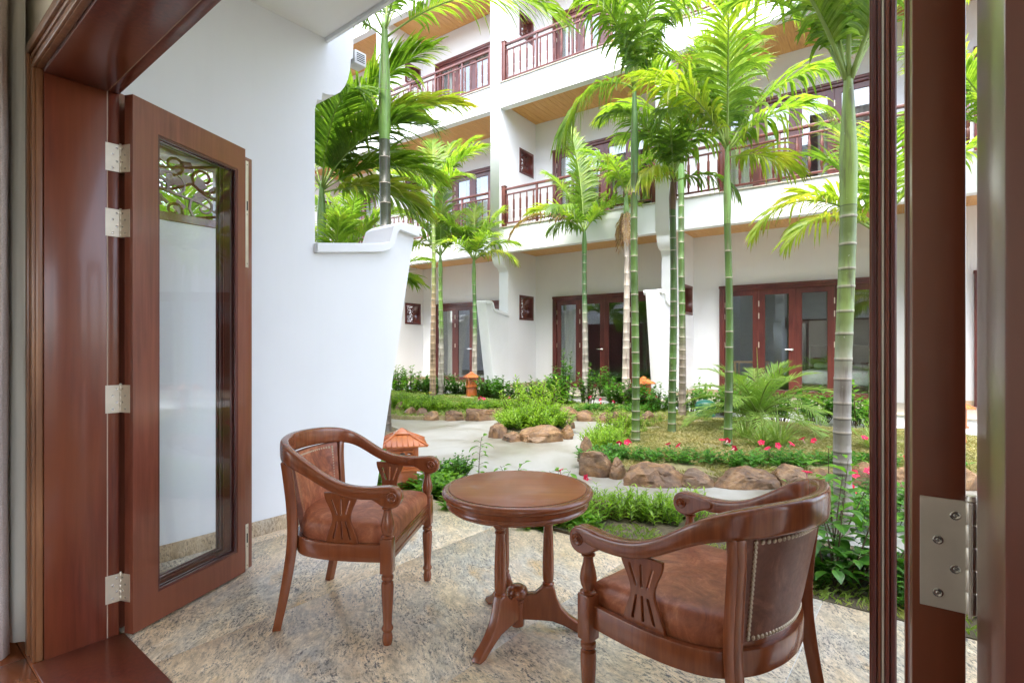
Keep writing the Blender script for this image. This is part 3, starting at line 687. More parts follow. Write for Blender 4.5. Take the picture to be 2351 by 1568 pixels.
# dark rooms behind the doors
for i in (-2,-1,0,1,2):
    for k in range(3):
        x0 = BAY*i-.5; x1 = x0+3.9; z0 = (TZ if k == 0 else ST[k]+.50); H = 2.9
        s = MB(); y1 = 4.2
        s.add([(x0,.226,z0),(x1,.226,z0),(x1,y1,z0),(x0,y1,z0),(x0,.226,z0+H),(x1,.226,z0+H),(x1,y1,z0+H),(x0,y1,z0+H)], [(3,2,6,7),(0,3,7,4),(2,1,5,6),(4,7,6,5)], 0)
        s.add([(x0,.226,z0+.006),(x1,.226,z0+.006),(x1,y1,z0+.006),(x0,y1,z0+.006)], [(0,1,2,3)], 1)
        part('room_shell', s, [M['greywall'], M['roomfloor']], far)
# roof slab
s = MB(); s.box(-18.2, 12.6, -1.9, 3.5, TOP+.01, TOP+.2); fpart('roof', s, 'plaster')
# curtains in the far rooms
def far_curtain(i, k, u0, u1, label, y=.34, mat='sheer'):
    mb = MB(); z0 = (TZ if k == 0 else ST[k]+.5)+.03; z1 = z0+2.32; n = int((u1-u0)/.018); vs = []; fs = []
    for j in range(9):
        for q in range(n+1):
            u = u0+(u1-u0)*q/n; sp = 1-.12*math.sin(j/8*3.14)*(.4 if u1-u0 > .3 else 1)
            vs.append((u0+(u-u0)*sp, y+.035*math.sin(q*.62+.3*math.sin(j*.5)), z0+(z1-z0)*j/8))
    for j in range(8):
        for q in range(n): a = j*(n+1)+q; fs.append((a, a+1, a+n+2, a+n+1))
    mb.add(vs, fs); o = obj('curtain', mb.mesh('curtain', M[mat], True), None, tuple(FQ), FA); o.location = FQ + Vector((.8171*BAY*i, -.5764*BAY*i, 0))
    tag(o, label, 'curtain')
far_curtain(0, 0, .12, .52, 'white curtain gathered behind the left pane of the middle ground floor doors')
far_curtain(-1, 0, .14, .60, 'white curtain behind the ground floor doors nearest the far left lantern')
far_curtain(1, 1, .80, 1.42, 'white curtain in the second pane of the first floor doors behind the thin palm')
far_curtain(1, 1, 1.85, 2.40, 'white curtain right of the door handle on the first floor balcony at right')
far_curtain(1, 1, .12, .62, 'white curtain at the left end of the right hand first floor balcony doors')
far_curtain(1, 1, 2.50, 2.95, 'white curtain beside the thick palm on the right first floor balcony')
far_curtain(0, 1, .12, .75, 'pale curtain behind the first floor doors on the middle balcony')
far_curtain(0, 1, 1.5, 2.3, 'pale curtain in the right half of the middle first floor balcony doors')
far_curtain(-1, 1, .14, .9, 'pale curtain behind the first floor doors of the left balcony')
far_curtain(-1, 1, 1.5, 2.6, 'wide pale curtain in the right half of the left first floor doors')
far_curtain(0, 2, .15, .9, 'white curtain behind the top balcony doors near the white column')
far_curtain(0, 2, 1.5, 2.7, 'wide white curtain in the right half of the top balcony doors')
far_curtain(-1, 2, .15, .8, 'white curtain behind the second floor doors left of the white column')
far_curtain(-1, 2, 1.4, 2.6, 'wide white curtain in the right half of the second floor doors left of the column')
far_curtain(-2, 1, .15, 1.2, 'white curtain on the farthest visible first floor')
# bed and desk seen through the right hand doors
def FL(i, x, y, z): v = FQ + Vector((.8171*(BAY*i+x), -.5764*(BAY*i+x), 0)) + Vector((.5764*y, .8171*y, 0)); return (v.x, v.y, z)
bd = thing('bed', 'white bed seen through the right hand ground floor doors', 'bed', FL(1,2.3,1.3,TZ+.006), FA)
s = MB(); s.box(-.75,.75,-.9,1.05,.0,.28); part('bed_base', s, M['roomfloor'], bd, bevel=.01)
s = MB(); s.box(-.77,.77,-.92,1.06,.28,.56); part('mattress', s, M['linen'], bd, bevel=.05)
for xx in (-.38,.38):
    s = MB(); s.box(xx-.3,xx+.3,.55,.98,.562,.69); part('pillow', s, M['linen'], bd, bevel=.05)
s = MB(); s.box(-.8,.8,1.065,1.12,.0,1.1); part('headboard', s, M['roomfloor'], bd, bevel=.01)
dk = thing('desk', 'light wooden table behind the leftmost pane of the right ground floor doors', 'table', FL(1,.45,.9,TZ+.006), FA)
s = MB(); s.box(-.35,.35,-.25,.25,.70,.74); part('table_top', s, M['soffitwood'], dk, bevel=.004)
for xx in (-.31,.31):
    for yy in (-.21,.21): s = MB(); s.box(xx-.02,xx+.02,yy-.02,yy+.02,0,.70); part('leg', s, M['soffitwood'], dk)
# ------------------------------------------------------------------ armchairs (local x forward, z up)
def ushape(n=10, grow=0.0):
    P = [(.262,.297),(.15,.303),(.03,.302),(-.08,.285),(-.165,.245),(-.225,.16),(-.25,.07)]
    P = [(x - (grow if x < -.1 else grow*.0), y+grow) for x, y in P]
    P = P + [(-.256-grow,0)] + [(x,-y) for x, y in P[::-1]]
    return [(p.x, p.y) for p in catmull([(x,y,0) for x, y in P], n)]
def lerp_tab(tab, t):
    for (a, va), (b, vb) in zip(tab, tab[1:]):
        if t <= b:
            u = (t-a)/(b-a); u = u*u*(3-2*u); return va+(vb-va)*u
    return tab[-1][1]
def rsec(w, h, z, n=14, p=3.2, tilt=0):
    out = []
    for k in range(n):
        t = 2*math.pi*k/n; c, s_ = math.cos(t), math.sin(t)
        x = w/2*abs(c)**(2/p)*(1 if c >= 0 else -1); y = h/2*abs(s_)**(2/p)*(1 if s_ >= 0 else -1)
        out.append((x+tilt*y, z+y))
    return out
def turned(z0, z1, r):
    """vase profile between z0 and z1"""
    T = [(0,.62),(.03,.95),(.06,.95),(.09,.62),(.12,.60),(.22,.86),(.38,1.0),(.55,.86),(.75,.60),(.88,.56),(.91,.80),(.94,.82),(.97,.6),(1,.6)]
    return [(r*b, z0+(z1-z0)*a) for a, b in T]
def chair(label, loc, rz):
    W = M['chairwood']; t = thing('armchair', label, 'armchair', loc, rz, 'leather armchairs at the terrace table')
    C = ushape(); n = len(C)
    cum = [0]
    for a, b in zip(C, C[1:]): cum.append(cum[-1]+math.dist(a,b))
    L = cum[-1]; tt = [min(c, L-c)/(L/2) for c in cum]     # 0 at the arm ends, 1 at the back centre
    top = [(0,.626),(.16,.618),(.30,.624),(.42,.668),(.54,.742),(.66,.778),(.80,.788),(1,.790)]
    hh = [(0,.050),(.35,.050),(.55,.062),(.70,.080),(1,.086)]
    ww = [(0,.050),(.2,.046),(.45,.042),(1,.036)]
    lean = lambda q: -.055*lerp_tab([(0,0),(.35,0),(.7,.8),(1,1)], q)
    pts = []; secs = []
    def sm(tab):
        v = [lerp_tab(tab, q) for q in tt]
        for _ in range(60): v = [v[0]] + [(v[i-1]+2*v[i]+v[i+1])/4 for i in range(1, n-1)] + [v[-1]]
        return v
    vt, vh, vw = sm(top), sm(hh), sm(ww)
    for (x, y), q, zt_, h, w_ in zip(C, tt, vt, vh, vw):
        o = Vector((x, y, 0)); out = Vector((x+.02, y, 0)).normalized(); k = lean(q)
        pts.append(o + out*(-k)); secs.append(rsec(w_, h, zt_-h/2+.012, n=18, p=4.2))
    rl = MB(); rl.sweep(pts, secs); rail = part('top_rail', rl, W, t, smooth=True)
    # scroll ends with rosettes
    for sg in (1,-1):
        pr = [(.250,.630),(.276,.627),(.293,.612),(.297,.590),(.288,.570),(.270,.561),(.246,.561),(.226,.568),(.208,.580),(.190,.590),(.170,.597),(.150,.604),(.150,.618),(.175,.624),(.215,.628)]
        pr = [(p.x, p.y) for p in catmull([(x,z,0) for x, z in pr], 3)]
        me = shape('scroll', [pr], .031, .008, 3); setmat(me, W); xf(me, Matrix.Translation((0, sg*.298, 0)) @ Matrix.Rotation(R(90),4,'X')); smooth_by(fix(me),45); ar = obj('arm_scroll', me, t)
        for s2 in (1,-1):
            ro = MB(); ro.lathe([(.021,0),(.021,.0022),(.018,.0045),(.015,.0022),(.0125,.0015),(.0105,.0042),(.007,.0018),(.0055,.006),(.002,.007)], 20)
            me = ro.mesh('rosette', W); xf(me, Matrix.Translation((.268, sg*.298+s2*.0245, .598)) @ Matrix.Rotation(R(-90*s2),4,'X')); smooth_by(fix(me),60); obj('rosette', me, ar)
        # turned post, block and leg in front
        s = MB(); s.lathe(turned(.428, .560, .0275), 20, (.243, sg*.298, 0)); part('arm_post', s, W, t, smooth=True)
        s = MB(); s.box(.218,.268,sg*.298-.025,sg*.298+.025,.288,.430); s = part('leg_block', s, W, t, bevel=.005)
        s = MB(); s.lathe([(.017,.0),(.0205,.012),(.0215,.03),(.017,.05),(.0235,.062),(.0235,.068),(.0175,.08),(.019,.11),(.0245,.20),(.0255,.235),(.024,.250),(.0175,.256),(.0245,.264),(.0245,.276),(.019,.282),(.019,.290)], 20, (.243, sg*.298, 0)); part('leg', s, W, t, smooth=True)
        # rear post: sabre leg running up to the rail
        cx = [(-.262,.248,.0),(-.232,.244,.14),(-.208,.240,.28),(-.196,.238,.40),(-.200,.238,.52),(-.210,.246,.64),(-.214,.258,.715)]
        cc = catmull([(x, sg*y, z) for x, y, z in cx], 4); vs = []; fs = []
        ux = Vector((.80, -sg*.60, 0)).normalized(); uy = Vector((.60*sg, .80, 0)).normalized(); 
        ux = Vector((.83, sg*-.35, 0)).normalized(); uy = Vector((-ux.y, ux.x, 0))
        for i, p in enumerate(cc):
            hx = .021 if p.z > .3 else .017+.004*p.z/.3; hy = .0155
            for a, b in ((-1,-1),(1,-1),(1,1),(-1,1)): vs.append(p + ux*a*hx + uy*b*hy)
        m = len(cc)
        for i in range(m-1):
            for k in range(4): q, r_ = i*4+k, i*4+(k+1) % 4; fs.append((q, r_, r_+4, q+4))
        fs += [(3,2,1,0), tuple((m-1)*4+k for k in range(4))]
        s = MB(); s.add(vs, fs); part('leg', s, W, t, bevel=.003)
        # pierced splat under the arm
        ol = []
        for z, w in [(-.108,.068),(-.085,.063),(-.055,.052),(-.025,.040),(.005,.038),(.035,.047),(.062,.060),(.082,.067),(.100,.069)]: ol.append((w, z))
        ol = [(p.x, p.y) for p in catmull([(a,b,0) for a,b in ol], 3)]; ol = ol + [(-a, b) for a, b in ol[::-1]]
        def slot(x0, z0, x1, z1, w=.0056):
            d = Vector((x1-x0, z1-z0)).normalized(); nn = Vector((-d.y, d.x)); out = []
            for (cx_, cz_, a0) in ((x1,z1,1),(x0,z0,-1)):
                for a in range(0,181,45):
                    v = nn*math.cos(R(a))*a0 + d*math.sin(R(a))*a0; out.append((cx_+v.x*w, cz_+v.y*w))
            return out
        sl = [slot(0,.012,0,.074), slot(.019,.013,.038,.070), slot(-.019,.013,-.038,.070), slot(0,-.088,0,-.018), slot(.019,-.020,.036,-.088), slot(-.019,-.020,-.036,-.088)]
        me = shape('splat', [ol]+sl, .008, .002); setmat(me, W)
        xf(me, Matrix.Translation((.045, sg*.290, .503)) @ Matrix.Rotation(R(sg*2),4,'Z') @ Matrix.Rotation(R(90-sg*4),4,'X')); smooth_by(fix(me),40); sp = obj('splat', me, t); sp.scale = (1.0,1,1.0)
    # seat frame following the same curve, narrower
    P2 = [(x*.96 if x > 0 else x*.93, y*.965) for x, y in C]
    idx = [i for i, (x, y) in enumerate(P2) if x < .225]
    s = MB(); s.sweep([Vector((P2[i][0], P2[i][1], 0)) for i in idx], [rsec(.026, .072, .362, 12, 8)]*len(idx)); part('seat_rail', s, W, t, smooth=True)
    s = MB(); s.box(.228,.254,-.275,.275,.325,.398); s.box(.253,.2575,-.272,.272,.343,.349); s.box(.253,.2575,-.272,.272,.380,.386); part('front_rail', s, W, t, bevel=.002)
    # cushion
    vs = []; fs = []; ring = [(x*.90, y*.905) for x, y in C if x < .24]; ring = [(.246, ring[0][1]+.004)] + ring + [(.246, -ring[0][1]-.004)]
    k = 24; fr = [( .246, ring[-1][1] + (ring[0][1]-ring[-1][1])*i/k) for i in range(1,k)]
    loop = ring + fr; m = len(loop); levels = [(.0,.385,1.0),(.2,.412,1.014),(.4,.436,1.014),(.6,.455,.995),(.7,.466,.965),(.8,.475,.91),(.85,.481,.8),(.9,.486,.6),(.95,.489,.35)]
    for _, z, sc_ in levels:
        for x, y in loop: 
            fx = (x-.0)*sc_; drop = -.010*max(0,(fx-.18)/.07)
            vs.append((fx, y*sc_, z+drop+.004*noise.noise(Vector((x*6,y*6,z*4)))))
    for j in range(len(levels)-1):
        for i in range(m): a, b = j*m+i, j*m+(i+1) % m; fs.append((a, b, b+m, a+m))
    vs.append((0,0,.490)); top_i = len(vs)-1; j = (len(levels)-1)*m
    for i in range(m): fs.append((j+i, j+(i+1) % m, top_i))
    s = MB(); s.add(vs, fs); part('seat_cushion', s, M['leather'], t, smooth=True)
    # curved upholstered back between the rear posts
    idx = [i for i, (x, y) in enumerate(C) if x < -.195 and abs(y) < .222]; vs = []; fs = []
    rows = 12; z0, z1 = .412, .716; cols = len(idx)
    def bp(i, z, off):
        x, y = C[i]; out = Vector((x+.02, y, 0)).normalized(); f = (z-.43)/.33; return Vector((x, y, 0)) + out*(-.028 + .062*f + off) + Vector((0,0,z))
    for side in (0,1):
        for r_ in range(rows+1):
            z = z0+(z1-z0)*r_/rows
            for c_, i in enumerate(idx):
                e = min(c_, cols-1-c_)/(cols*.5); ev = min(r_, rows-r_)/(rows*.5); bul = .010*min(1, e*2.2)**.6*min(1, ev*2.2)**.6
                vs.append(bp(i, z, (.012+bul*.5) if side else (-.012-bul*1.4)))
    N = (rows+1)*cols
    for side in (0,1):
        for r_ in range(rows):
            for c_ in range(cols-1): q = side*N + r_*cols + c_; fs.append((q, q+1, q+cols+1, q+cols))
    for r_ in range(rows):
        for c_ in (0, cols-1): q = r_*cols+c_; fs.append((q, q+cols, q+cols+N, q+N))
    for c_ in range(cols-1):
        for r_ in (0, rows): q = r_*cols+c_; fs.append((q, q+1, q+1+N, q+N))
    s = MB(); s.add(vs, fs); bk = part('back_upholstery', s, M['leather_dk'], t, smooth=True)
    bk.data.materials.append(M['leather'])
    for pl in bk.data.polygons:
        if pl.index < rows*(cols-1): pl.material_index = 1
    # bottom back rail under the upholstery, top fillet
    s = MB(); s.sweep([bp(i,.41,0).xy.to_3d() for i in idx], [rsec(.024,.036,.405,10,6)]*cols); part('back_rail', s, W, t, smooth=True)
    # nail heads on both faces
    if 'nail' not in NAIL:
        s = MB(); s.lathe([(.0062,0),(.0066,.0010),(.0056,.0026),(.0042,.0020),(.0026,.0038),(.0008,.0042)], 9); NAIL['nail'] = smooth_by(fix(s.mesh('nail', M['brass'])), 50)
    def at(u, z, off):
        f = u*(cols-1); i = min(int(f), cols-2); return bp(idx[i], z, off).lerp(bp(idx[i+1], z, off), f-i)
    wid = sum((at((k+1)/40,.6,0)-at(k/40,.6,0)).length for k in range(40))
    for off, sg in ((.0145, 1), (-.0145, -1)):
        lst = []
        nh = int(wid*.89/.0142); nv = int((z1-z0)/.0142)
        for i in range(nh+1):
            for z in (z0+.012, z1-.018): lst.append((.055+.89*i/nh, z))
        for j in range(1, nv):
            for u in (.055,.945): lst.append((u, z0+.012+(z1-z0-.030)*j/nv))
        for u, z in lst:
            p = at(u, z, off); d = (at(min(1,u+.02), z, off)-at(max(0,u-.02), z, off)).normalized(); nn = Vector((-d.y, d.x, 0))
            out = Vector((p.x+.02, p.y, 0)); nn = nn if nn.dot(out)*sg > 0 else -nn
            o = obj('nail', NAIL['nail'], bk, p); o.rotation_euler = Vector((0,0,1)).rotation_difference(nn).to_euler()
    return t
NAIL = {}
c1 = chair('brown leather armchair at the left, its seat facing the round table', (-.712, 2.485, 0), R(-6.5))
c2 = chair('brown leather armchair at the right, seen from behind with its studded back', (.624, 1.688, 0), R(131.0))

# ------------------------------------------------------------------ round table
tb_ = thing('round_table', 'round mahogany pedestal table between the two armchairs', 'table', (.0234, 2.276, 0), R(-3))
H = .607; W = M['chairwood']
s = MB(); s.lathe([(.0,H-.004),(.289,H-.004),(.290,H-.0005),(.2905,H)][::1]+[(.2,H)], 72)
s = MB(); s.lathe([(.287,H-.012),(.290,H-.001),(.286,H+.001),(.10,H+.001)], 80); part('table_top', s, M['tablewood'], tb_, smooth=True)
s = MB(); s.lathe([(.20,H-.028),(.29,H-.075),(.299,H-.070),(.302,H-.062),(.299,H-.055),(.303,H-.050),(.303,H-.036),(.309,H-.033),(.317,H-.027),(.320,H-.018),(.317,H-.009),(.308,H-.003),(.298,H-.0015),(.292,H-.003),(.2885,H-.009),(.27,H-.012)], 96); part('table_rim', s, W, tb_, smooth=True)
s = MB(); s.lathe([(.26,H-.075),(.286,H-.080),(.286,H-.066),(.2,H-.06)], 80); part('table_apron', s, W, tb_, smooth=True)
s = MB(); s.lathe([(.027,.018),(.030,.022),(.030,.118),(.026,.121),(.034,.124),(.034,.130),(.030,.133),(.040,.140),(.046,.152),(.045,.166),(.038,.178),(.024,.187),(.008,.190)], 32); part('centre_column', s, W, tb_, smooth=True)
for k in range(3):
    a = R(0+120*k)
    ft = [(.024,.055),(.024,.150),(.075,.150),(.100,.172),(.112,.186),(.146,.186),(.152,.176),(.160,.140),(.182,.095),(.215,.060),(.250,.036),(.285,.018),(.292,.006),(.286,0),(.262,0),(.245,.010),(.200,.032),(.150,.050),(.09,.054)]
    me = shape('foot', [ft], .026, .007, 2); setmat(me, W); xf(me, Matrix.Rotation(a,4,'Z') @ Matrix.Rotation(R(90),4,'X')); smooth_by(fix(me),40); obj('foot', me, tb_)
    c = (.131*math.cos(a), .131*math.sin(a), 0)
    s = MB(); s.lathe([(.018,.190),(.025,.194),(.025,.200),(.019,.206),(.0235,.215),(.0245,.25),(.024,.31),(.021,.40),(.0185,.440),(.022,.446),(.022,.452),(.017,.456),(.022,.464),(.022,.470),(.018,.472)], 22, c); part('leg', s, W, tb_, smooth=True)
    s = MB(); s.box(-.021,.021,-.021,.021,.470,.530); me = fix(s.mesh('leg_block', W), .004); xf(me, Matrix.Translation(c) @ Matrix.Rotation(a,4,'Z')); smooth_by(me,35); obj('leg_block', me, tb_)

# ------------------------------------------------------------------ terracotta garden lanterns
def lantern(label, x, y, z, s_, rz, zs=1):
    t = thing('garden_lantern', label, 'lantern', (x, y, z), rz, 'terracotta lanterns in the garden'); T = M['terra']
    t.scale = (s_, s_, s_*zs)
    def frustum(mb, w0, z0, w1, z1):
        mb.add([(-w0,-w0,z0),(w0,-w0,z0),(w0,w0,z0),(-w0,w0,z0),(-w1,-w1,z1),(w1,-w1,z1),(w1,w1,z1),(-w1,w1,z1)], [(3,2,1,0),(4,5,6,7),(0,1,5,4),(1,2,6,5),(2,3,7,6),(3,0,4,7)])
    b = MB(); frustum(b, .115, 0, .10, .28); part('pedestal', b, T, t, bevel=.004)
    b = MB(); b.box(-.13,.13,-.13,.13,.282,.305); b.box(-.118,.118,-.118,.118,.306,.322); part('base_slab', b, T, t, bevel=.004)
    b = MB()
    for sx in (-1,1):
        for sy in (-1,1): b.box(sx*.098-.013, sx*.098+.013, sy*.098-.013, sy*.098+.013, .323, .50)
    b.box(-.111,.111,-.111,.111,.501,.515); part('corner_posts', b, T, t, bevel=.002)
    for k in range(4):
        w = .084; ho = []
        lay = [(-.070,-.040,-.052,-.020),(-.030,.0-.004,-.052,-.020),(.004,.030,-.052,-.020),(.040,.070,-.052,-.020)]
        for x0, x1, z0, z1 in lay:
            ho.append([(x0,z0),(x1,z0),(x1,z1-.008)] + [((x0+x1)/2+(x1-x0)/2*math.cos(R(a)), z1-.008+.008*math.sin(R(a))) for a in (45,90,135)] + [(x0,z1-.008)])
        ho.append([(-.072,-.010),(-.03,.0),(.03,.0),(.072,-.010),(.072,.002),(.035,.012),(-.035,.012),(-.072,.002)])
        for cx in (-.052,0,.052): ho.append([(cx-.022,.020),(cx+.022,.020),(cx+.014,.040),(cx,.046),(cx-.014,.040)])
        ho.append([(-.072,.055),(-.04,.062),(0,.058),(.04,.062),(.072,.055),(.072,.070),(-.072,.070)])
        me = shape('carved_panel', [rect(-w,w,-.088,.088)]+ho, .010, .0015); setmat(me, T)
        xf(me, Matrix.Rotation(R(90*k),4,'Z') @ Matrix.Translation((0,-.098,.412)) @ Matrix.Rotation(R(90),4,'X')); smooth_by(fix(me),30); obj('carved_panel', me, t)
    b = MB(); b.lathe([(.03,.33),(.045,.36),(.045,.40),(.02,.44)], 14); part('lamp', b, M['bulb'], t, smooth=True)
    # ribbed hipped roof
    b = MB(); E, Tq, z0, z1 = .172, .045, .518, .620
    frustum(b, E, z0, E, z0+.012); frustum(b, E-.002, z0+.0125, Tq, z1); rf_ = part('roof', b, T, t, bevel=.003)
    b = MB(); frustum(b, .060, z1+.0, .052, z1+.014); frustum(b, .044, z1+.0145, .010, z1+.050); part('roof_cap', b, T, t, bevel=.003)
    for k in range(4):
        for j in range(-4, 5):
            x0 = j*.038; 
            f = min(1, (E-abs(x0))/(E-Tq)) ; z_ = z0+.014+(z1-z0-.012)*f; d_ = E-(E-Tq)*f
            r_ = MB(); r_.tube([(x0,-E+.002,z0+.014),(x0*.999,-d_+.004,z_-.001)], .0048, 5); me = r_.mesh('roof_rib', T, True); xf(me, Matrix.Rotation(R(90*k),4,'Z')); obj('roof_rib', me, rf_)
        r_ = MB(); r_.tube([(-E,-E,z0+.013),(-Tq,-Tq,z1)], .009, 6); me = r_.mesh('hip_rib', T, True); xf(me, Matrix.Rotation(R(90*k),4,'Z')); obj('hip_rib', me, rf_)
    return t
lantern('large terracotta lantern with ribbed roof behind the left armchair', -.925, 4.48, -.06, 1.16, R(14), .75)
lantern('small terracotta lantern between two palms in the far left bed', -.94, 12.35, .02, .92, R(20))
lantern('small terracotta lantern behind the green bamboo-like trunk, right of the round island', 2.55, 10.35, .0, .95, R(20))
lantern('terracotta lantern glimpsed past the hinge of the right door', 5.22, 6.35, -.02, .95, R(10))
# green garden loudspeaker
sp_ = thing('garden_speaker', 'dark green mushroom-shaped garden speaker on the lawn behind the feathery palm', 'speaker', (3.28, 9.05, .03), R(0))
s = MB(); s.lathe([(.15,.0),(.165,.01),(.165,.03),(.07,.085),(.06,.10)], 28); part('base', s, M['darkgreen'], sp_, smooth=True)
for k in range(5): a = R(72*k+20); s = MB(); s.box(-.012,.012,-.012,.012,.02,.13); o = part('strut', s, M['darkgreen'], sp_); o.location = (.14*math.cos(a), .14*math.sin(a), 0); o.rotation_euler = (0,0,a)
s = MB(); s.lathe([(.14,.125),(.165,.128),(.17,.14),(.165,.20),(.14,.245),(.09,.27),(.03,.28)], 28); part('cap', s, M['darkgreen'], sp_, smooth=True)
# spotlight half hidden in the near bush
sl_ = thing('garden_spotlight', 'black garden spotlight hidden under the large leaved bush by the terrace edge', 'spotlight', (1.74, 2.93, -.04), R(200))
s = MB(); s.lathe([(.03,0),(.045,.02),(.055,.10),(.058,.13),(.05,.132)], 18, (0,0,0), axis=Matrix.Rotation(R(60),3,'Y')); o = part('lamp_head', s, M['blackplastic'], sl_, smooth=True); o.location = (0,0,.06)
s = MB(); s.lathe([(.05,0),(.05,.015),(.012,.02),(.012,.07)], 14); part('stake', s, M['blackplastic'], sl_, smooth=True)
# floor lamps etc are not visible elsewhere

# ------------------------------------------------------------------ boulders
def boulder(x, y, wx, wy, h, seed, z=GZ, rz=0, label='', group=''):
    rnd = random.Random(seed); bm = bmesh.new(); bmesh.ops.create_icosphere(bm, subdivisions=4, radius=1)
    pl = []
    for k in range(15):
        d = Vector((rnd.uniform(-1,1), rnd.uniform(-1,1), rnd.uniform(-.15,1))).normalized(); pl.append((d, rnd.uniform(.60,.90)))
    for v in bm.verts:
        p = v.co.copy(); p = Vector([abs(c)**.8*(1 if c >= 0 else -1) for c in p])
        for d, r_ in pl:
            q = p.dot(d)
            if q > r_: p -= d*(q-r_)*.97
        nv = Vector((seed*3.1, seed*1.7, 0)); p += p.normalized()*(.09*noise.noise(p*1.9+nv)+.05*noise.noise(p*4.5+nv)+.028*noise.noise(p*11+nv))
        # rock strata grooves
        g_ = noise.noise(Vector((p.x*2.2, p.y*2.2, p.z*5.5))+nv); p -= p.normalized()*.06*max(0, .18-abs(g_))/.18
        v.co = Vector((p.x*wx/2*1.22, p.y*wy/2*1.15, (p.z+.42)*h/1.30))
        if v.co.z < -.04: v.co.z = -.04
    me = bpy.data.meshes.new('boulder'); bm.to_mesh(me); bm.free(); me.materials.append(M['rock']); smooth_by(me, 26)
    o = obj('boulder', me, None, (x, y, z), rz); return tag(o, label, 'boulder', group)
def D2(px, py, z=GZ): Y = (CH-z)*1225/(py-797); return (px-1175.5)/1225*Y, Y
def rock_from(b, seed, label, group, dep=.8, z=GZ, rz=0):
    x0, x1, yt, yb = b; X0, Y = D2(x0, yb, z); w = (x1-x0)/1225*Y; d = min(w*dep, .42); Yc = Y+d*.40
    w *= Yc/Y; X = ((x0+x1)/2-1175.5)/1225*Yc; h = (CH-z)-(yt-797)/1225*(Yc)
    boulder(X, Yc, w, d, max(h,.12), seed, z, rz, label, group)
ORD = ['first','second','third','fourth','fifth','sixth','seventh','eighth','ninth','tenth']
sets = [
 ('right bed', 'boulders edging the right bed', [(1326,1364,1000,1064,.9),(1336,1408,1034,1095,.8),(1401,1438,1052,1100,.9),(1434,1562,1057,1118,.6),(1563,1641,1078,1120,.6),(1641,1773,1068,1122,.6),(1770,1851,1064,1118,.7),(1851,1915,1073,1108,.7),(1950,2040,1062,1118,.6),(2040,2130,1070,1122,.6),(2135,2240,1060,1125,.6),(2245,2330,1066,1122,.6)]),
 ('round island bed', 'boulders edging the island bed', [(1119,1160,971,1006,.9),(1154,1204,992,1014,.8),(1203,1294,976,1016,.6),(1287,1319,976,1008,.9),(1298,1318,960,984,.9)]),
 ('far left bed', 'boulders edging the far left bed', [(898,913,906,925,.9),(908,930,922,953,.9),(928,957,933,961,.9),(951,981,935,962,.9),(974,1012,943,965,.8),(1020,1071,941,966,.7),(1064,1130,935,966,.6),(1129,1165,938,956,.8)]),
 ('far middle bed behind the island', 'boulders edging the far middle bed', [(1280,1327,931,964,.8),(1324,1365,938,967,.8),(1370,1408,947,971,.8),(1403,1447,943,974,.8),(1470,1503,945,976,.8)]),
 ('terrace bed beside the round table', 'boulders edging the terrace bed', [(1326,1446,1143,1203,.5),(1450,1536,1152,1206,.5),(1540,1640,1150,1204,.5),(1120,1190,1120,1166,.5),(990,1035,1092,1124,.7)]),
]
sd_ = 1
WORDS = {'right bed':'brown','round island bed':'reddish brown','far left bed':'brown','far middle bed behind the island':'brown','terrace bed beside the round table':'mossy brown'}
for place, grp, bl in sets:
    srt = sorted(range(len(bl)), key=lambda i: bl[i][0]+bl[i][1])
    for n_, i in enumerate(srt):
        b = bl[i]; word = ORD[n_] if n_ < 10 else ('second to last' if n_ == len(bl)-2 else 'last')
        rock_from(b[:4], sd_, '%s boulder, %s from the left edging the %s' % (WORDS[place], word, place), grp, b[4]); sd_ += 1
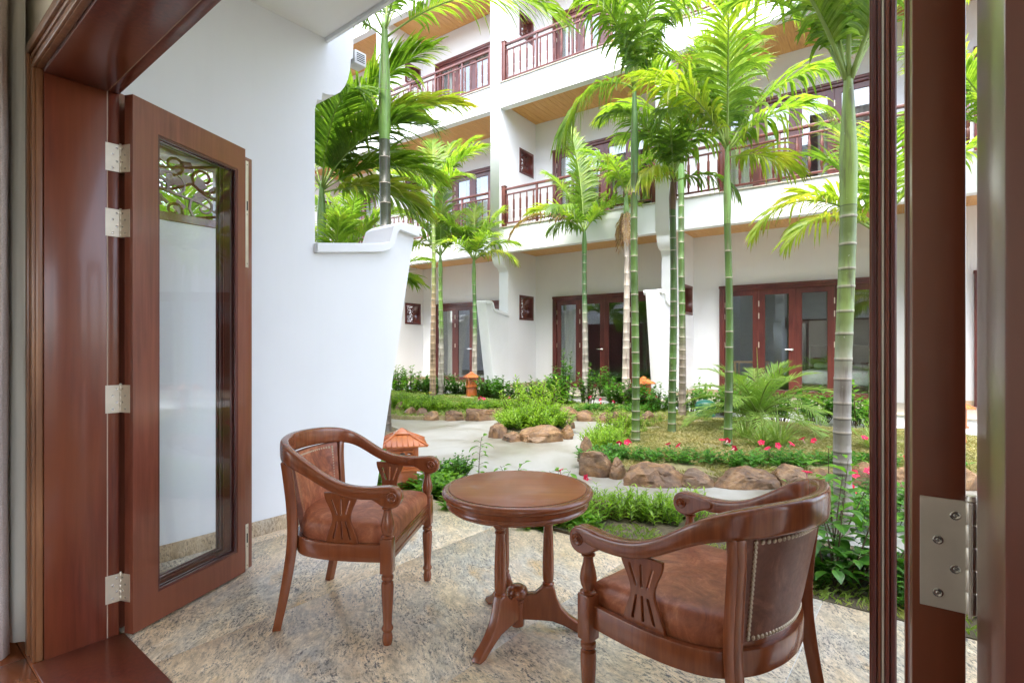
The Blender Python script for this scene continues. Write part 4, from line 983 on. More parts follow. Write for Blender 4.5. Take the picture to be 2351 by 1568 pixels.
# ------------------------------------------------------------------ palms
def frond_mesh(L, e0, droop, leafL, nleaf, width, seed, mats, vee=.45, sag=.9, hang=0.0, bare=.16, ang0=62, ang1=24, dexp=1.35):
    """rachis in the local XZ plane rising at e0 degrees; leaflets on both sides"""
    rnd = random.Random(seed); mb = MB(); N = 18; pts = [Vector((0,0,0))]; tang = []; a = R(e0)
    side_c = rnd.uniform(-.25,.25)
    for i in range(N):
        t = (i+.5)/N; aa = R(e0) - R(droop)*(t**dexp); d = Vector((math.cos(aa), math.sin(side_c*t*1.3)*.5*t, math.sin(aa))).normalized()
        tang.append(d); pts.append(pts[-1]+d*L/N)
    tang.append(tang[-1]); mb.tube(pts, [max(.0025,(.016 if L > 1 else .010)*(1-i/N)**.8) for i in range(N+1)], 5, 1)
    def at(t):
        f = t*N; i = min(int(f), N-1); return pts[i].lerp(pts[i+1], f-i), tang[i].lerp(tang[i+1], f-i).normalized()
    for k in range(nleaf):
        t = bare + (1-bare)*(k+.5)/nleaf; P, T = at(min(t,.999)); u = (t-bare)/(1-bare)
        S = T.cross(Vector((0,0,1))); S = S.normalized() if S.length > .05 else Vector((0,1,0)); U = S.cross(T).normalized()
        prof = min(1, .45+1.6*u) * (1 if u < .6 else 1-.62*((u-.6)/.4)**1.5)
        an = R(ang0+(ang1-ang0)*u)
        for sg in (-1,1):
            if rnd.random() < .03: continue
            ll = leafL*prof*rnd.uniform(.78,1.12); a_ = an+rnd.uniform(-.10,.10); ve = vee*rnd.uniform(.6,1.3)
            d = (T*math.cos(a_) + S*sg*math.sin(a_)*math.cos(ve) + U*math.sin(a_)*math.sin(ve)).normalized()
            p = P.copy(); w = width*rnd.uniform(.8,1.15)*(1 if u < .75 else 1-.5*(u-.75)/.25); sg_ = sag*(rnd.uniform(.6,1.3) if rnd.random() < .85 else rnd.uniform(1.6,3)); n = 5; vs = []; uv = []
            up0 = d.cross(T*sg).normalized()
            cur = d.copy()
            for i in range(n+1):
                q = i/n; ww = w*(.42+1.02*q if q < .35 else .865*(1-((q-.35)/.65)**2.2)+.02)
                wd = cur.cross(up0); wd = wd.normalized() if wd.length > .01 else S
                fold = up0*(-.12*ww)
                vs += [p - wd*ww*.5, p + fold, p + wd*ww*.5]; uv += [(0,q),(.5,q),(1,q)]
                cur = (cur + Vector((0,0,-1))*sg_*(.10+.34*q)*(1+hang*2)).normalized(); up0 = (up0 - cur*up0.dot(cur)).normalized(); p = p + cur*ll/n
            fs = []
            for i in range(n):
                b = i*3; fs += [(b,b+1,b+4,b+3),(b+1,b+2,b+5,b+4)]
            mb.add(vs, fs, 0, uv)
    me = mb.mesh('frond', mats, True); return me
GREEN = ((.10,.20,.035), (.17,.30,.05)); 
def trunk_mesh(h, r0, r1, lean, node, pal, seed, ring=(.50,.44,.36), flare=1.35, greyto=.25):
    rnd = random.Random(seed); mb = MB(); n = 18; rows = []; z = 0; first = True
    zs = []
    while z < h:
        zs.append((z,'r')); st = node*(.55+.6*min(1,z/(h*.6)))*rnd.uniform(.68,1.25); z2 = min(z+st, h)
        zs += [(z+.010,'r'),(z+.013,'b'),((z+z2)/2,'b'),(z2-.012,'b'),(z2-.006,'d')]; z = z2
    zs.append((h,'b')); vs = []; cols = []
    zs = [q for i, q in enumerate(zs) if i == 0 or q[0] > zs[i-1][0]]
    for z, k in zs:
        f = z/h; r_ = r0+(r1-r0)*min(1,f*1.2); r_ *= 1+(flare-1)*math.exp(-z/.10)
        if k == 'r': r_ *= 1.045
        if k == 'd': r_ *= 1.01
        cx = lean[0]*f*f; cy = lean[1]*f*f
        wob = .012*math.sin(f*5+seed); cx += wob
        g = min(1, max(0, (f-greyto)/.18)); b = [pal[0][i]*(1-g)+pal[1][i]*g for i in range(3)]; nz = 1+.5*noise.noise(Vector((seed, z*2.3, 0)))+.25*noise.noise(Vector((seed, z*9, 4)))
        c = tuple(x*nz for x in b); 
        if k == 'r': c = tuple(.62*ring[i]+.38*c[i] for i in range(3)) if f > greyto*.6 else tuple(x*1.35 for x in c)
        if k == 'd': c = tuple(x*.42 for x in c)
        for q in range(n):
            a = 2*math.pi*q/n; vs.append((cx+r_*math.cos(a), cy+r_*math.sin(a), z)); cols.append(c)
    fs = []
    for i in range(len(zs)-1):
        for q in range(n): a, b = i*n+q, i*n+(q+1) % n; fs.append((a, b, b+n, a+n))
    mb.add(vs, fs); mb.col = cols; return mb.mesh('trunk', M['trunk'], True), (lean[0]+.012*math.sin(5+seed), lean[1])
GREY = (.28,.26,.22); GB = (.33,.35,.25)
def palm(label, x, y, h, r0, r1, shaft, fronds, seed, pal=None, lean=(0,0), leafL=.42, width=.034, mat='frond', node=.15, greyto=.25, skirt=0, shaftcol=(.15,.27,.07), group='slender ringed palms in the garden', bulge=1.12):
    t = thing('palm_tree', label, 'palm tree', (x, y, -.03), 0, group); pal = pal or (GREY, (.10,.22,.05))
    me, tip = trunk_mesh(h, r0, r1, lean, node, pal, seed, greyto=greyto); obj('trunk', me, t)
    mb = MB(); vs = []; cols = []; n = 16; K = 14
    for i in range(K+1):
        f = i/K; r_ = r1*(1.0+ (bulge-1)*math.sin(min(1,f*2.2)*math.pi*.5)) * (1-.62*max(0,(f-.35)/.65)**1.1); nz = 1+.15*noise.noise(Vector((seed,f*4,1)))
        for q in range(n):
            a = 2*math.pi*q/n; vs.append((tip[0]+r_*math.cos(a), tip[1]+r_*math.sin(a), h+shaft*f)); cols.append(tuple(c*nz for c in shaftcol))
    fs = [(i*n+q, i*n+(q+1) % n, (i+1)*n+(q+1) % n, (i+1)*n+q) for i in range(K) for q in range(n)]
    fs.append(tuple(K*n+q for q in range(n))); mb.add(vs, fs); mb.col = cols; obj('crownshaft', mb.mesh('crownshaft', M['trunk'], True), t)
    rnd = random.Random(seed)
    for j, fr in enumerate(fronds):
        az, e0, L, dr = fr[:4]; kw = fr[4] if len(fr) > 4 else {}
        mt = kw.get('mat', mat); me = frond_mesh(L*1.12, min(88,e0+4), dr*.92, kw.get('ll', leafL)*1.08, kw.get('n', int(L/.027)), kw.get('w', width)*1.02, seed*50+j, [M[mt], M['rachis']], vee=kw.get('vee',.5), sag=kw.get('sag',.75), hang=kw.get('hang',0), bare=kw.get('bare',.14), dexp=kw.get('dexp',1.35))
        zz = h+shaft*(.96 - .22*(1-(e0+10)/100)); obj('frond', me, t, (tip[0]+.6*r1*math.cos(R(az))*.5, tip[1]+.3*r1*math.sin(R(az)), zz), R(az))
    if skirt:
        for j in range(skirt):
            me = frond_mesh(rnd.uniform(.6,.9), -60, 28, .22, 22, .022, seed*90+j, [M['frond_dead'], M['fibre']], sag=1.2); obj('dead_frond', me, t, (tip[0], tip[1], h+shaft*.4), rnd.uniform(0,6.28))
    return t
def auto(n, seed, e=(30,78), L=(1.1,1.6), dr=(45,90), az0=0, kw=None):
    rnd = random.Random(seed); out = []
    for k in range(n):
        f = (k+.5)/n; out.append((az0+137.5*k, e[1]+(e[0]-e[1])*f+rnd.uniform(-6,6), rnd.uniform(*L)*(0.82+.3*f), dr[0]+(dr[1]-dr[0])*f+rnd.uniform(-8,8), dict(kw or {})))
    return out
# thick palm at the right, in front 
palm('thickest palm trunk at the right, pale green above and grey below', 2.20, 3.54, 2.17, .054, .050, .92,
     [(100,62,1.6,50,{}),(190,64,1.5,62,{}),(20,58,1.6,70,{}),(240,74,1.4,40,{}),(300,66,1.5,70,{}),(150,78,1.5,30,{}),(60,80,1.6,25,{})], 3, pal=((.25,.23,.20),(.19,.27,.07)), greyto=.48, node=.135, leafL=.45, width=.040, shaftcol=(.24,.36,.07), bulge=1.1, lean=(.02,.0))
palm('slim green palm standing in the lawn left of the feathery dwarf palm', 2.45, 6.03, 2.62, .046, .037, .95,
     [(5,58,1.5,62,{'sag':1.2}),(60,74,1.8,40,{}),(130,72,1.6,48,{}),(180,64,1.3,80,{'sag':1.6,'mat':'frond_yl'}),(250,76,1.4,60,{'sag':1.2}),(330,46,1.0,95,{'sag':1.8}),(110,80,1.4,35,{'sag':1.2}),(10,12,.75,60,{'mat':'frond_yl','hang':.4})], 5, greyto=-.1, leafL=.50, width=.042, node=.25, lean=(-.01,0), pal=((.14,.13,.07),(.062,.125,.020)))
palm('tall green palm with a big hanging frond, right of the round island', 1.507, 6.54, 3.35, .050, .042, 1.15,
     [(188,62,1.12,158,{'sag':1.5,'ll':.62,'hang':.4,'w':.040,'n':64,'dexp':.45}),(165,76,1.6,42,{'sag':1.3}),(100,80,1.9,30,{}),(55,70,1.6,55,{}),(15,72,1.5,60,{'sag':1.3}),(290,76,1.4,70,{'mat':'frond_dk','sag':1.5}),(205,78,1.3,75,{'sag':1.6})], 7, greyto=-.08, leafL=.50, width=.042, node=.22, pal=((.16,.17,.09),(.065,.128,.022)), shaftcol=(.09,.19,.06))
palm('palm with a scarred dark brown upper trunk right of the tallest trunk group', 2.13, 7.07, 3.05, .052, .042, .45,
     [(200,70,1.3,110,{'mat':'frond_dk','sag':1.3}),(250,66,1.2,120,{'mat':'frond_dk','sag':1.4}),(300,68,1.2,115,{'mat':'frond_dk','sag':1.3}),(0,70,1.0,110,{'sag':1.6}),(70,76,1.2,80,{}),(140,74,1.1,95,{'sag':1.5}),(225,20,.8,90,{'mat':'frond_yl','sag':1.4,'hang':.4}),(330,15,.8,95,{'mat':'frond_dk','sag':1.4,'hang':.4})], 11, greyto=-.05, leafL=.42, width=.046, node=.20, pal=((.10,.12,.06),(.060,.125,.022)), shaftcol=(.16,.085,.045))
palm('palm with a straight green trunk just behind the scarred one', 2.96, 9.3, 3.9, .062, .050, 1.2,
     auto(7, 13, (52,84), (1.5,2.0), (35,75), 20, {'sag':1.1}), 13, greyto=.28, leafL=.55, width=.05, node=.24, pal=((.20,.165,.12),(.060,.12,.022)), shaftcol=(.12,.24,.06))
palm('brown ringed palm with a skirt of dead fronds behind the tall green palm', 2.27, 10.6, 3.8, .075, .052, .5,
     auto(6, 17, (45,80), (1.0,1.4), (60,95), 40, {'sag':1.3}), 17, greyto=.9, leafL=.45, width=.044, node=.24, pal=((.38,.33,.28),(.20,.13,.09)), skirt=7)
palm('palm with a drooping dried frond in front of the middle balcony', 1.57, 11.5, 3.25, .070, .050, .55,
     [(90,74,1.9,40,{}),(110,80,2.2,18,{}),(60,60,1.5,55,{}),(178,38,1.7,118,{'mat':'frond_dead','sag':1.5,'ll':.36,'n':44}),(170,48,1.2,80,{'mat':'frond_yl'}),(20,52,1.4,70,{}),(230,44,1.2,95,{'mat':'frond_dk','sag':1.5}),(320,50,1.2,90,{}),(140,66,1.6,40,{}),(215,25,.9,80,{'mat':'frond_dk','hang':.5,'sag':1.5})], 19, greyto=.50, leafL=.50, width=.048, node=.22, pal=((.30,.28,.24),(.06,.14,.04)), shaftcol=(.10,.22,.05))
palm('thin leaning palm with a shredded trunk right of the far left lantern', -.86, 12.4, 2.75, .065, .045, .6,
     [(95,76,1.3,25,{}),(60,60,1.3,45,{}),(150,62,1.3,50,{}),(20,45,1.1,75,{'sag':1.2}),(190,62,1.2,50,{}),(340,28,1.0,95,{'mat':'frond_yl','sag':1.4}),(230,40,1.0,80,{}),(0,68,1.2,35,{}),(300,50,1.0,80,{})], 23, greyto=.45, leafL=.44, width=.044, node=.20, pal=((.40,.36,.30),(.12,.26,.07)), lean=(-.03,0))
palm('taller of the two palms standing close together in the far left bed', -1.80, 12.2, 4.1, .072, .045, .65,
     [(60,70,1.6,35,{}),(30,66,1.7,40,{}),(150,58,1.5,60,{}),(175,52,1.4,75,{}),(210,40,1.2,80,{}),(100,74,1.5,30,{}),(350,60,1.5,60,{}),(320,40,1.1,80,{}),(40,60,1.4,30,{'mat':'frond_yl'})], 29, greyto=.55, leafL=.46, width=.046, node=.17, pal=((.40,.28,.17),(.22,.32,.08)), shaftcol=(.13,.30,.14), lean=(0,0))
palm('shorter palm hidden behind the taller one in the far left bed', -1.70, 12.75, 2.9, .072, .05, .6,
     [(120,70,1.4,45,{}),(170,62,1.4,50,{}),(60,68,1.4,45,{}),(10,52,1.2,70,{}),(200,50,1.2,70,{}),(330,52,1.1,80,{}),(90,80,1.5,20,{}),(150,40,1.1,85,{'mat':'frond_yl'})], 31, greyto=.45, leafL=.46, width=.048, node=.22, pal=((.36,.34,.28),(.20,.36,.07)))
palm('big palm with a thick dark trunk rising beside the near end wall', -1.79, 7.54, 4.15, .084, .076, 1.75,
     [(-8,30,2.5,88,{'ll':.66,'n':72,'mat':'frond','sag':.9}),(30,66,2.0,55,{}),(100,60,2.0,50,{}),(185,35,1.2,95,{'mat':'frond_dk'}),(150,60,1.8,70,{}),(-50,54,1.7,85,{'mat':'frond_dk'}),(220,56,1.4,85,{}),(60,80,2.0,30,{})], 37, greyto=.22, leafL=.52, width=.042, node=.26, pal=((.13,.11,.085),(.045,.055,.03)), shaftcol=(.13,.25,.05), bulge=1.15)
palm('leafy palm whose crown fills the gap above the near end wall', -3.08, 8.6, 3.0, .075, .065, .9,
     [(15,58,2.71,72,{'mat':'frond_yl','ll':.7}),(0,70,2.63,60,{}),(40,62,2.48,55,{}),(345,52,2.02,85,{'mat':'frond_dk'}),(90,70,2.48,60,{'mat':'frond_dk'}),(140,64,2.33,60,{}),(20,36,1.86,75,{}),(300,58,1.86,85,{'mat':'frond_dk'}),(200,60,2.17,70,{}),(60,45,2.17,60,{}),(10,15,1.55,70,{'mat':'frond_yl'}),(50,20,1.86,60,{})], 41, greyto=.3, leafL=.78, width=.062, mat='frond', pal=((.30,.2,.12),(.12,.22,.06)))
palm('bright young palm behind the gap above the near end wall', -2.9, 8.9, 1.75, .05, .04, .5,
     auto(10, 43, (25,80), (1.1,1.5), (40,85), 10), 43, leafL=.45, width=.042)
palm('second bright young palm behind the gap, nearer the big dark trunk', -2.75, 10.6, 1.9, .05, .04, .5,
     auto(10, 47, (20,80), (1.1,1.5), (40,90), 70), 47, leafL=.45, width=.042)
palm('deep green palm low behind the gap next to the far balconies', -3.7, 12.0, 3.0, .06, .045, .6, auto(10, 53, (30,80), (1.3,1.7), (45,85), 30), 53, leafL=.5, width=.046)
palm('yellowing palm partly hidden behind the right door leaves', 3.75, 5.5, 1.85, .055, .05, .7,
     [(180,38,1.35,118,{'mat':'frond_yl','sag':1.2}),(165,50,.9,85,{'mat':'frond_yl'}),(200,20,1.1,85,{'mat':'frond_yl','sag':1.3}),(90,72,1.5,45,{}),(30,58,1.5,60,{}),(-40,54,1.4,80,{}),(240,60,1.2,80,{}),(130,70,1.0,50,{})], 59, leafL=.42, width=.040)
palm('palm seen only through the right door gap', 6.4, 7.0, 3.4, .06, .05, .7, auto(9, 61, (30,80), (1.4,1.8), (50,85), 0), 61, leafL=.5, width=.046)
palm('leafy palm beyond the carved window of the near wing', -4.35, 7.3, 1.5, .06, .05, .7, auto(11, 67, (15,80), (1.4,1.9), (45,90), 15), 67, leafL=.5, width=.046)
# dwarf feathery palm
dp = thing('dwarf_date_palm', 'feathery dwarf date palm spreading over the right lawn', 'palm tree', (3.40, 7.40, -.0), 0)
s = MB(); s.lathe([(.09,-.03),(.11,.05),(.10,.16),(.07,.26),(.03,.30)], 14); o = part('trunk', s, M['fibre'], dp, smooth=True)
for k in range(22):
    a = k*2.4; zz = .02+.012*k; s = MB(); s.add([(.07,-.02,zz),(.07,.02,zz),(.13,.012,zz+.05),(.13,-.012,zz+.05),(.10,0,zz+.06)], [(0,1,2,3),(3,2,4)]); me = s.mesh('leaf_base', M['twig']); xf(me, Matrix.Rotation(a,4,'Z')); obj('leaf_base', me, dp)
rnd = random.Random(4)
for k in range(26):
    f = k/26; me = frond_mesh(rnd.uniform(1.15,1.45)*(1-.25*(1-f)), 78-72*f, 55+42*f, .27, 52, .015, 700+k, [M['date'], M['rachis']], vee=.35, sag=.35, bare=.10, ang0=66, ang1=28); obj('frond', me, dp, (0,0,.22+.05*(1-f)), R(137.5*k+20))
s = MB(); s.tube([(0,0,.3),(.01,0,.8),(-.005,0,1.2)], [.012,.010,.002], 6); part('spear_leaf', s, M['spider'], dp)

# ------------------------------------------------------------------ leafy plants
def leafquad(mb, p, d, up, L, W, droop=.3, mi=0, n=3, shape_=.4):
    d = d.normalized(); s_ = d.cross(up); s_ = s_.normalized() if s_.length > .01 else Vector((1,0,0)); u = s_.cross(d).normalized(); vs = []; uv = []; cur = d.copy(); q_ = p.copy()
    for i in range(n+1):
        q = i/n; w = W*math.sin(math.pi*min(1,(q*.93+.07))**(.62+shape_*.4))*.5 if i < n else .0008
        vs += [q_-s_*w+u*w*.35, q_, q_+s_*w+u*w*.35]; uv += [(0,q),(.5,q),(1,q)]
        cur = (cur - Vector((0,0,1))*droop*.5*q).normalized(); q_ = q_ + cur*L/n
    mb.add(vs, [f for i in range(n) for f in ((i*3,i*3+1,i*3+4,i*3+3),(i*3+1,i*3+2,i*3+5,i*3+4))], mi, uv)
def bush_meshes(seed, Rr, Hh, stems, perstem, leafL, leafW, droop=.4, spread=.55, upr=.5):
    rnd = random.Random(seed); fo = MB(); st = MB()
    for k in range(stems):
        a = rnd.uniform(0,6.28); r_ = Rr*math.sqrt(rnd.random()); b = Vector((r_*.45*math.cos(a), r_*.45*math.sin(a), -.02)); h = Hh*rnd.uniform(.55,1.05)*(1-.35*r_/Rr)
        tip = Vector((r_*math.cos(a)+rnd.uniform(-.03,.03), r_*math.sin(a)+rnd.uniform(-.03,.03), h)); mid = b.lerp(tip,.5)+Vector((rnd.uniform(-.02,.02),rnd.uniform(-.02,.02),.04*h))
        st.tube([b, mid, tip], [.005*Hh/.5+.001,.004*Hh/.5+.001,.0015], 4)
        for j in range(perstem):
            t = .18+.82*(j+.5)/perstem; p = (b*(1-t)**2 + mid*2*t*(1-t) + tip*t*t); az = j*2.4+rnd.uniform(-.4,.4); el = spread*rnd.uniform(.2,1.2)
            d = Vector((math.cos(az)*math.cos(el), math.sin(az)*math.cos(el), math.sin(el)+upr*t)); ll = leafL*rnd.uniform(.65,1.15)*(1 if t < .8 else .75)
            leafquad(fo, p+d.normalized()*.006, d, Vector((0,0,1)), ll, leafW*ll/leafL, droop*rnd.uniform(.5,1.5))
    return fo, st
PROTO = {}
def plant(kind, name, label, cat, x, y, z, sc_=1, rz=None, group=None, var=0, flowers=None):
    key = (kind, var)
    if key not in PROTO:
        if kind == 'hibiscus': fo, st = bush_meshes(900+var, .44, .70, 26, 13, .115, .085, .5, .5, .15); mats = ('broad','twig')
        elif kind == 'hibiscus_tall': fo, st = bush_meshes(930+var, .34, 1.25, 11, 20, .13, .09, .5, .5, .15); mats = ('broad','twig')
        elif kind == 'hibiscus_light': fo, st = bush_meshes(950+var, .30, .85, 10, 14, .12, .08, .5, .5, .15); mats = ('broad_lt','twig')
        elif kind == 'fine': fo, st = bush_meshes(1000+var, .28, .38, 36, 13, .080, .028, .35, .6, .25); mats = ('fineleaf','stem')
        elif kind == 'fine_tall': fo, st = bush_meshes(1030+var, .34, .62, 18, 22, .075, .030, .3, .6, .2); mats = ('fineleaf','twig')
        elif kind == 'lance': fo, st = bush_meshes(1060+var, .20, .34, 8, 13, .092, .026, .5, .6, .25); mats = ('fineleaf','stem')
        elif kind == 'vine': fo, st = bush_meshes(1100+var, .28, .22, 18, 8, .075, .036, .5, .4, .25); mats = ('flowerleaf','stem')
        elif kind == 'low': fo, st = bush_meshes(1200+var, .20, .17, 16, 8, .075, .060, .4, .35, .2); mats = ('broad_lt','stem')
        PROTO[key] = (fo.mesh('foliage', M[mats[0]], True), st.mesh('stems', M[mats[1]], True))
    fm, sm = PROTO[key]; t = thing(name, label, cat, (x, y, z), random.uniform(0,6.28) if rz is None else rz, group); t.scale = (sc_,)*3
    obj('foliage', fm, t); obj('stems', sm, t)
    if flowers:
        for (fx, fy, fz, col) in flowers: add_flower(t, fx, fy, fz, col)
    return t
FL_ME = {}
def add_flower(t, fx, fy, fz, col, s_=1.0):
    if col not in FL_ME:
        mb = MB()
        for k in range(5):
            a = 2*math.pi*k/5; d = Vector((math.cos(a), math.sin(a), .35)); leafquad(mb, Vector((0,0,.045))+d*.004, d, Vector((0,0,1)), .036, .034, .4, 0, 3, .9)
        mb.lathe([(.002,0),(.003,.02),(.007,.040),(.010,.047)], 7, mi=1); FL_ME[col] = mb.mesh('flower', [M[col], M['paleflower'] if col == 'pink' else M[col]], True)
    o = obj('flower', FL_ME[col], t, (fx, fy, fz)); o.rotation_euler = (random.uniform(-1.1,1.1), random.uniform(-1.1,1.1), random.uniform(0,6)); o.scale = (s_,)*3; return o
random.seed(21)
# hedge of broad leaved bushes before the far terrace
HG = 'broad leafed bushes along the far terrace'
for k in range(30):
    s0 = -7.6 + k*.50; w = 2.62 + .22*math.sin(k*1.7); p = FW(s0, w)
    if p.x < -3.4: continue
    kind = 'hibiscus_tall' if k in (9, 19, 20) else 'hibiscus'
    plant(kind, 'hibiscus_bush', 'broad leafed green bush in the row before the far terrace', 'bush', p.x, p.y, .0, random.uniform(.78,1.02), group=HG, var=k % 3)
for px, py, sc_, lab in ((912,905,1.0,'leggy bush with small red buds beside the near end wall'),(944,908,1.0,'leggy bush against the far left carved window wall'),(1392,925,.9,'tall light green bush in front of the middle terrace doors'),(1615,930,.8,'light bush behind the green garden speaker'),(1975,985,1.0,'bush behind the thick right palm trunk'),(1300,935,.8,'small upright bush left of the palm with the dried frond')):
    x, y = D2(px, py, 0); plant('hibiscus_tall' if py < 930 and px > 1350 else 'hibiscus_light', 'hibiscus_bush', lab, 'bush', x, y, 0, sc_, var=px % 2)
# island planting
IG = 'fine leafed plants filling the island bed'
for k in range(15):
    a = k*2.4; r_ = .13*math.sqrt(k); x, y = .3+r_*math.cos(a)*.85, 7.95+r_*math.sin(a)*1.1
    plant('fine', 'fine_leafed_shrub', 'bright green fine leafed shrub filling the island bed', 'shrub', x, y, .02, random.uniform(.75,1.15), group=IG, var=k % 3)
plant('fine_tall', 'tall_shrub', 'taller airy shrub at the back of the island bed', 'shrub', .36, 8.35, .04, 1.45, var=0); plant('fine_tall', 'tall_shrub', 'airy shrub rising from the middle of the island bed', 'shrub', .18, 8.3, .04, 1.2, var=1)
# far left bed front planting
FG = 'fine leafed plants along the far left bed'
for k in range(16):
    x = -2.35+k*.14+random.uniform(-.05,.05); plant('fine', 'fine_leafed_shrub', 'light green fine leafed plant inside the far left bed edge', 'shrub', x, 9.6+random.uniform(0,.5)+max(0,(-x-1.9))*.9, .0, random.uniform(.35,.75) if x > -1.2 else random.uniform(.7,1.0), group=FG, var=k % 3)
def vineplant(px, py, lab, nf, z=.0, sc_=1, var=0, grp='pink flowered vines between the boulders', col='pink'):
    x, y = D2(px, py, z); fl = [(random.uniform(-.24,.24), random.uniform(-.26,.1), random.uniform(.13,.24), col) for _ in range(max(1,int(nf*.65)) if nf else 0)]
    plant('vine', 'flowering_vine', lab, 'flowering plant', x, y, z, sc_, group=grp, var=var, flowers=fl)
VL = 'glossy leafed vine with pink trumpet flowers behind the right bed boulders'
for px, py, nf in ((1372,1060,3),(1400,1058,2),(1452,1062,3),(1502,1064,3),(1560,1066,2),(1610,1068,0),(1680,1072,4),(1722,1078,3),(1760,1070,5),(1800,1074,3),(1850,1070,3),(1895,1072,1),(1960,1072,2),(2040,1080,3),(2150,1078,3)): vineplant(px, py, VL, nf, var=px % 3, sc_=1.0)
VF = 'small vine with pink flowers between the far boulders'
for px, py, nf in ((1085,940,4),(1108,942,2),(1150,940,3),(1375,946,3),(1340,948,2),(1415,948,4),(1448,948,3),(1500,948,3)): vineplant(px, py, VF, nf, var=px % 3, grp='pink flowered vines between the far boulders', sc_=1.1)
vineplant(955, 935, 'plant with pale yellow flowers in the far left bed', 5, var=1, col='yellow', grp=None); vineplant(975, 928, 'yellow flowered plant left of the twin palms', 4, var=2, col='yellow', grp=None, sc_=1.2)
# fine shrubs on the left shoulder of the right bed
RG = 'fine leafed plants on the left shoulder of the right bed'
for px, py in ((1368,1030),(1375,1015),(1392,1020),(1400,1004),(1420,1010),(1430,996),(1447,990),(1470,990),(1490,984),(1505,980),(1400,1035),(1470,1000),(1520,975)):
    x, y = D2(px, py, 0); plant('fine' if py > 1005 else 'fine_tall', 'fine_leafed_shrub', 'fine leafed plant on the left shoulder of the right bed', 'shrub', x, y, 0, .75 if py > 1005 else (.32 if px > 1455 else .66), group=RG, var=px % 3)
# terrace bed
TG = 'lance leafed plants along the terrace bed'
for k in range(26):
    px = 1295+k*12.5; x, y = D2(px, random.uniform(1168,1212), -.02); plant('lance', 'lance_leafed_plant', 'lance leafed plant between the table and right armchair', 'shrub', x, y, -.02, random.uniform(.5,.78), group=TG, var=k % 3)
LG = 'round leafed creeping plants at the terrace edge'
for px, py in ((905,1130),(935,1136),(965,1140),(985,1128),(1005,1140),(1020,1120),(1045,1150),(1075,1165),(1110,1172),(1150,1185),(1190,1195),(1230,1210),(1265,1205),(1300,1215),(1330,1215),(875,1105),(862,1090),(1040,1100),(1250,1175),(1010,1105)):
    x, y = D2(px, py, -.02); plant('low', 'creeping_plant', 'low round leafed creeper at the terrace edge behind the table', 'creeper', x, y, -.02, random.uniform(.85,1.15), group=LG, var=px % 3)
for px, py, lab in ((868,1060,'dark bush in the gap beside the near end wall'),(1240,1160,'small leafy plant with a bud just behind the right of the table'),(1045,1100,'wilting plant left of the table top')):
    x, y = D2(px, py, -.02); plant('hibiscus', 'small_bush', lab, 'bush', x, y, -.02, .42, var=1)
for px, py in ((1890,1170),(1980,1160),(2040,1165),(2060,1200),(1985,1200),(1850,1185)):
    x, y = D2(px, py, -.02); plant('vine', 'flowering_vine', 'pink flowered plant in the terrace bed beyond the right armchair', 'flowering plant', x, y, -.02, 1.1, group='pink flowered plants in the terrace bed', var=px % 3, flowers=[(random.uniform(-.2,.2),random.uniform(-.2,.1),.2,'pink') for _ in range(2)])
# plants with leaves large enough to be told apart
LEAF = {}
def big_leaf_plant(name, label, cat, x, y, z, stems, leafL, leafW, mat, seed):
    rnd = random.Random(seed); t = thing(name, label, cat, (x, y, z), 0)
    key = (leafL, leafW, mat)
    if key not in LEAF:
        mb = MB(); leafquad(mb, Vector((0,0,0)), Vector((1,0,.15)), Vector((0,0,1)), leafL, leafW, .55, 0, 5, .55); LEAF[key] = mb.mesh('leaf', M[mat], True)
    for (base, tip, cnt) in stems:
        b = Vector(base); e = Vector(tip); mid = b.lerp(e,.5)+Vector((rnd.uniform(-.04,.04), rnd.uniform(-.04,.04), .03)); st = MB(); P_ = [b*(1-q)**2+mid*2*q*(1-q)+e*q*q for q in [i/8 for i in range(9)]]
        st.tube(P_, [.0055-.0042*i/8 for i in range(9)], 6); part('stem', st, M['twig'], t, smooth=True)
        for j in range(cnt):
            q = .22+.78*(j+.5)/cnt; p = b*(1-q)**2+mid*2*q*(1-q)+e*q*q; az = j*2.4+rnd.uniform(-.5,.5); pt = p+Vector((math.cos(az)*.035, math.sin(az)*.035, .015))
            s_ = MB(); s_.tube([p, pt], .0014, 4); part('leaf_stalk', s_, M['stem'], t)
            o = obj('leaf', LEAF[key], t, pt); o.rotation_euler = (rnd.uniform(-.35,.35), rnd.uniform(-.25,.55), az); k = rnd.uniform(.62,1.15)*(1 if q < .85 else .7); o.scale = (k,k,k)
    return t
x, y = D2(1100, 1130, -.02)
big_leaf_plant('hibiscus_sapling', 'tall single stemmed plant with wilted buds behind the left of the table', 'plant', x, y, -.02, [((0,0,0),(.02,.02,.46),17)], .085, .045, 'broad_lt', 3)
x, y = D2(1165, 1130, -.02); big_leaf_plant('hibiscus_sapling', 'low sprig with a red bud peeking over the table top at left', 'plant', x, y, -.02, [((0,0,0),(.12,.0,.24),9),((0,0,0),(-.06,0,.22),6)], .085, .04, 'broad_lt', 5)
x, y = D2(1290, 1150, -.02); t_ = big_leaf_plant('hibiscus_sapling', 'upright sprig with pink bloom peeking over the table top at right', 'plant', x, y, -.02, [((0,0,0),(-.03,0,.26),8),((0,0,0),(.07,0,.24),7),((0,0,0),(-.10,0,.24),6)], .10, .045, 'broad_lt', 7); add_flower(t_, 0,-.03,.20,'pink')
x, y = 1.66, 2.74
